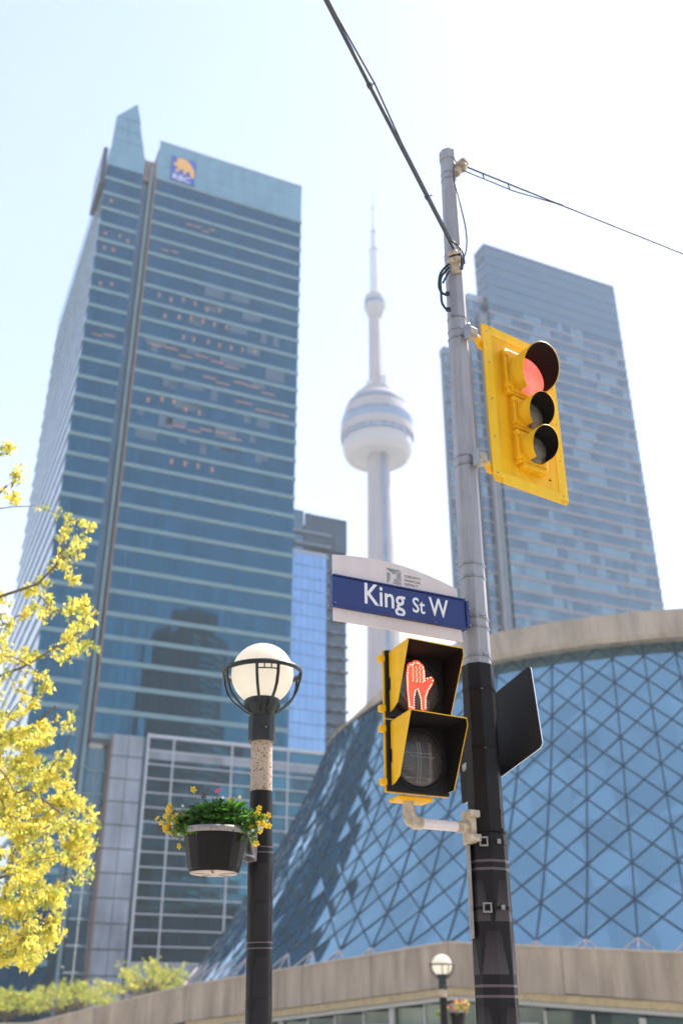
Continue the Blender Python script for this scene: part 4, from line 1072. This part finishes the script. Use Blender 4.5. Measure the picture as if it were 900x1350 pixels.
def loops():
    t = thing('cable_loop', 'black looped cables on the left of the pole below the lower insulator', 'cable', (PX, PY, zi))
    for s, dz in ((0, 0), (1, -.09)):
        MB().tube([(-.03, -.10, -.10 - s * .03), (-.085, -.08, -.16 - s * .04), (-.10 + s * .012, -.06, -.25 - s * .05), (-.085, -.06, -.31 - s * .09), (-.055, -.065, -.335 - s * .13)], .0085, 7, curve=5).build('loop', 'cable_black', t)
        MB().tube([(-.06, -.07, -.33 - s * .13), (-.035, -.075, -.335 - s * .13)], .016, 8).build('gland', 'cable_black', t)
    MB().tube([(-.03, -.1, -.16), (-.075, -.07, -.24)], .007, 6, curve=5).build('loop', 'cable_black', t)
loops()

# ------------------------------------------------------------------ globe street lamps
def street_lamp(label, loc, rot, s=1., H=3.585, near=True, post='aggregate', group='globe street lamps'):
    t = thing('street_lamp', label, 'street lamp', loc, rot=rot, group=group)
    zc = H
    gl = MB().lathe([(.2 * s * math.sin(R(a)), zc - .2 * s * math.cos(R(a))) for a in range(22, 180, 6)] + [(.002, zc + .2 * s)], 40).build('globe', 'globe', t)
    MB().lathe([(.075 * s, zc - .295 * s), (.082 * s, zc - .26 * s), (.115 * s, zc - .215 * s), (.118 * s, zc - .18 * s), (.10 * s, zc - .165 * s)], 24).build('globe_holder', 'iron', t)
    ring = [(.252 * s * math.cos(R(a)), .252 * s * math.sin(R(a)), zc + .01 * s) for a in range(0, 361, 9)]
    b = MB()
    vs = []
    for a in range(0, 360, 9):
        cc, ss = math.cos(R(a)), math.sin(R(a)); vs += [(r * s * cc, r * s * ss, zc + z * s) for r, z in ((.243, -.006), (.257, -.006), (.257, .022), (.243, .022))]
    b.add(vs, [(i * 4 + k, ((i + 1) % 40) * 4 + k, ((i + 1) % 40) * 4 + (k + 1) % 4, i * 4 + (k + 1) % 4) for i in range(40) for k in range(4)], 0, True)
    b.build('cage_ring', 'iron', t)
    rib = [(.25, .0), (.245, -.06), (.228, -.12), (.20, -.165), (.16, -.205), (.11, -.245), (.07, -.27)]
    for q in range(4):
        base = R(-78 + 90 * q)
        for da in (-.14, .14):
            a = base + da * 2.0
            vs = []
            for r, z in rib:
                k = r / .25; aa = base + da * 2.0 * (.75 + .25 * k); w = Vector((-math.sin(aa), math.cos(aa), 0)) * .0085 * s; d = Vector((math.cos(aa), math.sin(aa), 0))
                p = d * r * s + Vector((0, 0, zc + z * s)); vs += [p - w, p + w, p + w - d * .011 * s, p - w - d * .011 * s]
            MB().add(vs, [(i * 4 + k, i * 4 + (k + 1) % 4, (i + 1) * 4 + (k + 1) % 4, (i + 1) * 4 + k) for i in range(len(rib) - 1) for k in range(4)]).build('cage_rib', 'iron', t)
        if near:
            b = MB()
            for z in (-.036,):
                pts = [(.2475 * s * math.cos(base + x), .2475 * s * math.sin(base + x), zc + z * s) for x in (-.26, -.13, 0, .13, .26)]; b.tube(pts, .0045 * s, 5)
            for x in (-.09, .09): b.tube([(.248 * s * math.cos(base + x), .248 * s * math.sin(base + x), zc - .036 * s), (.249 * s * math.cos(base + x), .249 * s * math.sin(base + x), zc)], .0045 * s, 5)
            b.build('cage_squares', 'iron', t)
    # collar: square-ish casting with chamfered corners
    c = .082 * s
    MB().prism([(c, -c * .6), (c, c * .6), (c * .6, c), (-c * .6, c), (-c, c * .6), (-c, -c * .6), (-c * .6, -c), (c * .6, -c)], (0, 0, zc - .44 * s), (1, 0, 0), (0, 1, 0), (0, 0, 1), .15 * s).build('collar', 'iron', t, bevel=.006)
    MB().box(.028 * s, .036 * s, -c - .004, -c, zc - .37 * s, zc - .362 * s).build('screw', 'steel', t)
    MB().lathe([(.076 * s, -.05), (.0665 * s, zc - .44 * s)], 28).build('post', post, t)
    zz = zc - .44 * s
    if near:
        MB().lathe([(.0745, .35), (.0725, 2.32), (.069, zz - .305)], 28).build('wrap', 'wrap', t)
        pr = MB()
        for z in (2.505, 2.475, 1.985, 1.955, 1.46, 1.43): pr.lathe([(.0752, z), (.0752, z + .008)], 28, cap=False)
        pr.build('printed_rules', 'print', t)
        for z0 in (2.215, 2.0, 1.71, 1.50, 1.22):
            for q in range(4):
                b = MB(); vs = []; n = 6
                lo, hi = (.235, .24), (.50, .24)
                for (zr, aw) in ((z0, .62), (z0 + .02, .66), (z0 + .11, .66), (z0 + .20, .38)):
                    for j in range(n + 1):
                        a = R(-75 + 90 * q) + aw * (j / n * 2 - 1); rr_ = .0748 - .0000; vs.append((rr_ * math.cos(a), rr_ * math.sin(a), zr))
                b.add(vs, [(i * (n + 1) + j, i * (n + 1) + j + 1, (i + 1) * (n + 1) + j + 1, (i + 1) * (n + 1) + j) for i in range(3) for j in range(n)], 0, True)
                b.build('printed_motif', 'print_dim', t)
    else:
        MB().lathe([(.079 * s, .3), (.0725 * s, zz - .18)], 20).build('wrap', 'wrap', t)
    MB().lathe([(.13 * s, -.12), (.13 * s, .04), (.10 * s, .08), (.09 * s, .3)], 20).build('base', 'iron', t)
    return t
LX, LY = -.418, 6.2
lamp1 = street_lamp('tall globe street lamp with black cage ring and speckled post, in front at left', (LX, LY, 0), (0, R(-1.45), 0))
lp = at(582, 1272, 25.0)
street_lamp('small distant globe street lamp standing before the concrete wall, left of the traffic pole', (lp.x, lp.y, 0), (0, 0, 0), s=1.25, H=lp.z, near=False)

# ------------------------------------------------------------------ hanging flower baskets and their plants
def petals(b, c, r, n, rnd, m, tilt=None):
    e = Euler((rnd.uniform(-.5, .6) if tilt is None else tilt, rnd.uniform(-.5, .5), rnd.uniform(-.8, .8))).to_matrix() @ Euler((R(85), 0, 0)).to_matrix()
    sp_ = rnd.uniform(0, 6)
    for k in range(n):
        a = 2 * math.pi * k / n + sp_; q = [(.0, 0, 0), (.62 * r, -.36 * r, .12 * r), (r, 0, .06 * r), (.62 * r, .36 * r, .12 * r)]
        ca, sa = math.cos(a), math.sin(a)
        b.add([e @ Vector((x * ca - y * sa, x * sa + y * ca, z)) + Vector(c) for x, y, z in q], [(0, 1, 2, 3)], m)
    b.add([e @ Vector((.2 * r * math.cos(a), .2 * r * math.sin(a), .1 * r)) + Vector(c) for a in [6.283 * k / 6 for k in range(6)]], [tuple(range(6))], m + 1)

def basket(label, loc, s, yaw, near, group='hanging flower baskets'):
    t = thing('flower_basket', label, 'flower basket', loc, yaw, group=group)
    # origin: centre of pot base
    n = 48; h = .235 * s; b = MB(); vs = []
    hf = .80 if near else 1.
    prof = [(.110, 0), (.113, .012), (.116, .014), (.129, .10 * hf), (.143, .20 * hf), (.150, .235 * hf)]
    for r, z in prof:
        for j in range(n):
            a = 2 * math.pi * j / n; rr_ = r * s * (1 + (.016 if (j % 3 == 0 and z > .013) else 0)); vs.append((rr_ * math.cos(a), rr_ * math.sin(a), z * s))
    b.add(vs, [(i * n + j, i * n + (j + 1) % n, (i + 1) * n + (j + 1) % n, (i + 1) * n + j) for i in range(len(prof) - 1) for j in range(n)], 0, False)
    pot = b.build('pot', 'pot', t)
    MB().lathe([(.06 * s, -.004), (.105 * s, -.004), (.110 * s, .004), (.01, .008)], 32).build('pot_base', 'pot_base', pot)
    rb = MB()
    for k in range(5):
        a = 2 * math.pi * k / 5 + .3; d = Vector((math.cos(a), math.sin(a), 0)); w = Vector((-d.y, d.x, 0)) * .006 * s
        p, q = d * .035 * s, d * .116 * s; rb.add([p - w + Vector((0, 0, -.006)), q - w + Vector((0, 0, -.006)), q + w + Vector((0, 0, -.006)), p + w + Vector((0, 0, -.006))], [(3, 2, 1, 0)])
    rb.build('base_rib', 'pot', pot)
    MB().lathe([(.148 * s, .20 * s * hf), (.155 * s, .20 * s * hf), (.160 * s, .232 * s * hf), (.150 * s, .232 * s * hf), (.148 * s, .20 * s * hf)], 40, cap=False).build('ring', 'grey_bracket', t)
    if near:
        MB().prism([(.185, .238), (.212, .238), (.245, .11), (.245, .085), (.233, .09)], (0, -.05, 0), (1, 0, 0), (0, 0, 1), (0, -1, 0), .010).build('bracket_strut', 'grey_bracket', t)
        MB().prism([(.188, .238), (.246, .238), (.246, .085), (.205, .09), (.214, .11), (.228, .11), (.228, .205), (.19, .215)], (0, .03, 0), (1, 0, 0), (0, 0, 1), (0, -1, 0), .01).build('bracket_plate', 'grey_bracket', t)
        MB().box(.242, .250, -.06, .04, .08, .24).build('bracket_back', 'grey_bracket', t)
        MB().tube([(.18, -.03, .12), (.225, -.07, .10)], .006, 6).build('drip_pipe', 'white_metal', t)
        MB().tube([(.245, 0, .17), (.30, 0, .17)], .02, 8).build('stub_arm', 'grey_bracket', t)
    else:
        MB().box(.15 * s, .30 * s, -.02, .02, .17 * s, .2 * s).build('bracket_strut', 'grey_bracket', t)
    return t
def leafy(name, label, cat, loc, spots, leafm, nl, flowers, rnd, s=1., group=None, size=.036):
    t = thing(name, label, cat, loc, group=group)
    b = MB(); st = MB()
    for _ in range(nl):
        cx, cy, cz, rx, ry, rz = rnd.choice(spots)
        a, u = rnd.uniform(0, 6.283), rnd.uniform(-.25, 1); q = math.sqrt(max(0, 1 - u * u)); k = rnd.uniform(.72, 1.05)
        p = Vector((cx + rx * q * math.cos(a) * k, cy + ry * q * math.sin(a) * k, cz + rz * u * k)) * s
        out = Vector((p.x - cx * s, p.y - cy * s, (p.z - cz * s) * .8 + .02)).normalized()
        e = out.to_track_quat('X', 'Z').to_matrix() @ Euler((rnd.uniform(-.9, .9), rnd.uniform(-.1, 1.1), rnd.uniform(-.7, .7))).to_matrix()
        l = size * s * rnd.uniform(.6, 1.35)
        pts = [e @ Vector(v) * l + p for v in ((-.4, 0, 0), (0, -.26, .06), (.45, -.16, .02), (.72, 0, -.1), (.45, .16, .02), (0, .26, .06), (.1, 0, -.02))]
        b.add(pts, [(0, 1, 6), (1, 2, 6), (2, 3, 6), (3, 4, 6), (4, 5, 6), (5, 0, 6)], rnd.choice(leafm))
    b.build('foliage', ['leaf', 'leaf_dark', 'leaf_lime'], t, kind='stuff')
    for (p, r, m) in flowers:
        f = MB(); petals(f, (0, 0, 0), r * s, 5 if m != 'petal_pink' else 6, rnd, 0)
        o = f.build('flower', [m, 'petal_eye'], t, Vector(p) * s)
        st.tube([Vector(p) * s, Vector((p[0] * .75, p[1] * .75, p[2] * .6)) * s], .0018 * s, 4, cap=False)
    st.build('stems', 'leaf', t, kind='stuff')
    return t
bk = at(282, 1151, 5.68)                    # base of the near pot
basket('brown pot flower basket on a grey bracket hung on the near lamp post', bk, 1.28, 39, True)
rnd = random.Random(9)
top = bk + Vector((0, 0, .248))
leafy('bedding_plant', 'bushy dark green bedding plant in the middle of the near hanging basket', 'plant', top, [(-.03, -.02, .0, .19, .17, .17), (.08, -.03, .01, .15, .14, .15), (-.12, -.02, -.01, .13, .13, .13), (.0, -.1, -.02, .18, .08, .10)], [0, 0, 0, 1, 1], 900,
      [((-.155, -.05, .235), .026, 'petal'), ((.005, -.06, .225), .026, 'petal_pink'), ((.10, .02, .185), .016, 'petal'), ((-.085, -.05, .19), .024, 'petal_dark'), ((.085, -.11, .16), .016, 'petal'), ((.15, -.08, .18), .013, 'petal'), ((.045, -.12, .17), .013, 'petal_white')], rnd, s=.905, size=.060)
fl = [((-.285 + rnd.gauss(0, .035), rnd.gauss(-.06, .03), .045 + rnd.gauss(0, .05)), rnd.uniform(.017, .026), 'petal') for _ in range(22)] + [((-.31 + rnd.gauss(0, .03), -.07, .01 + rnd.gauss(0, .02)), rnd.uniform(.018, .026), 'petal') for _ in range(9)] + [((-.24 + rnd.gauss(0, .03), -.08, .02 + rnd.gauss(0, .05)), .012, 'petal_white') for _ in range(14)]
leafy('trailing_plant', 'yellow flowered trailing plant on the left side of the near hanging basket', 'plant', top, [(-.225, -.03, .02, .085, .10, .09), (-.19, -.07, -.04, .09, .07, .06), (-.13, -.12, -.05, .06, .03, .05)], [0, 2, 2], 420, fl, rnd, s=.905, size=.025, group='trailing plants in the near basket')
fl = [((.285 + rnd.gauss(0, .038), rnd.gauss(-.12, .02), .045 + rnd.gauss(0, .045)), rnd.uniform(.017, .025), 'petal') for _ in range(17)] + [((.31 + rnd.gauss(0, .03), -.13, .0 + rnd.gauss(0, .02)), .012, 'petal_white') for _ in range(10)] + [((.27, -.13, -.115), .026, 'petal'), ((.255, -.135, -.125), .017, 'petal')]
leafy('trailing_plant', 'yellow flowered trailing plant spilling over the post on the right of the near basket', 'plant', top, [(.18, -.05, .04, .09, .09, .10), (.225, -.09, .0, .075, .06, .08), (.21, -.09, -.08, .05, .04, .09), (.28, -.11, .02, .05, .03, .05)], [0, 0, 2, 1], 520, fl, rnd, s=.905, size=.024, group='trailing plants in the near basket')
b2 = at(603, 1352, 24.6)
basket('small dark flower basket on the distant lamp post', b2, 1.45, 180, False)
rnd = random.Random(19)
fl = [((rnd.gauss(0, .11), rnd.gauss(-.08, .05), .09 + rnd.gauss(0, .045)), .03, rnd.choice(['petal', 'petal', 'petal', 'petal_pink', 'petal_white'])) for _ in range(34)]
leafy('bedding_plant', 'yellow and orange flowers with light green leaves in the distant hanging basket', 'plant', b2 + Vector((0, 0, .30)), [(0, 0, 0, .17, .16, .13), (-.27, 0, -.05, .07, .07, .09)], [0, 2, 2], 300, fl, rnd, s=1.5)

# ------------------------------------------------------------------ haze of the city air
hz = bpy.data.materials.new('haze'); hz.use_nodes = True; t_ = hz.node_tree; t_.nodes.clear()
pv = t_.nodes.new('ShaderNodeVolumePrincipled'); pv.inputs['Color'].default_value = (.93, .97, 1, 1); pv.inputs['Density'].default_value = .00040; pv.inputs['Anisotropy'].default_value = .1
oo = t_.nodes.new('ShaderNodeOutputMaterial'); t_.links.new(pv.outputs[0], oo.inputs['Volume'])
MB().box(-2600, 2600, -2600, 2600, -1.2, 570).build('haze', hz, kind='stuff')
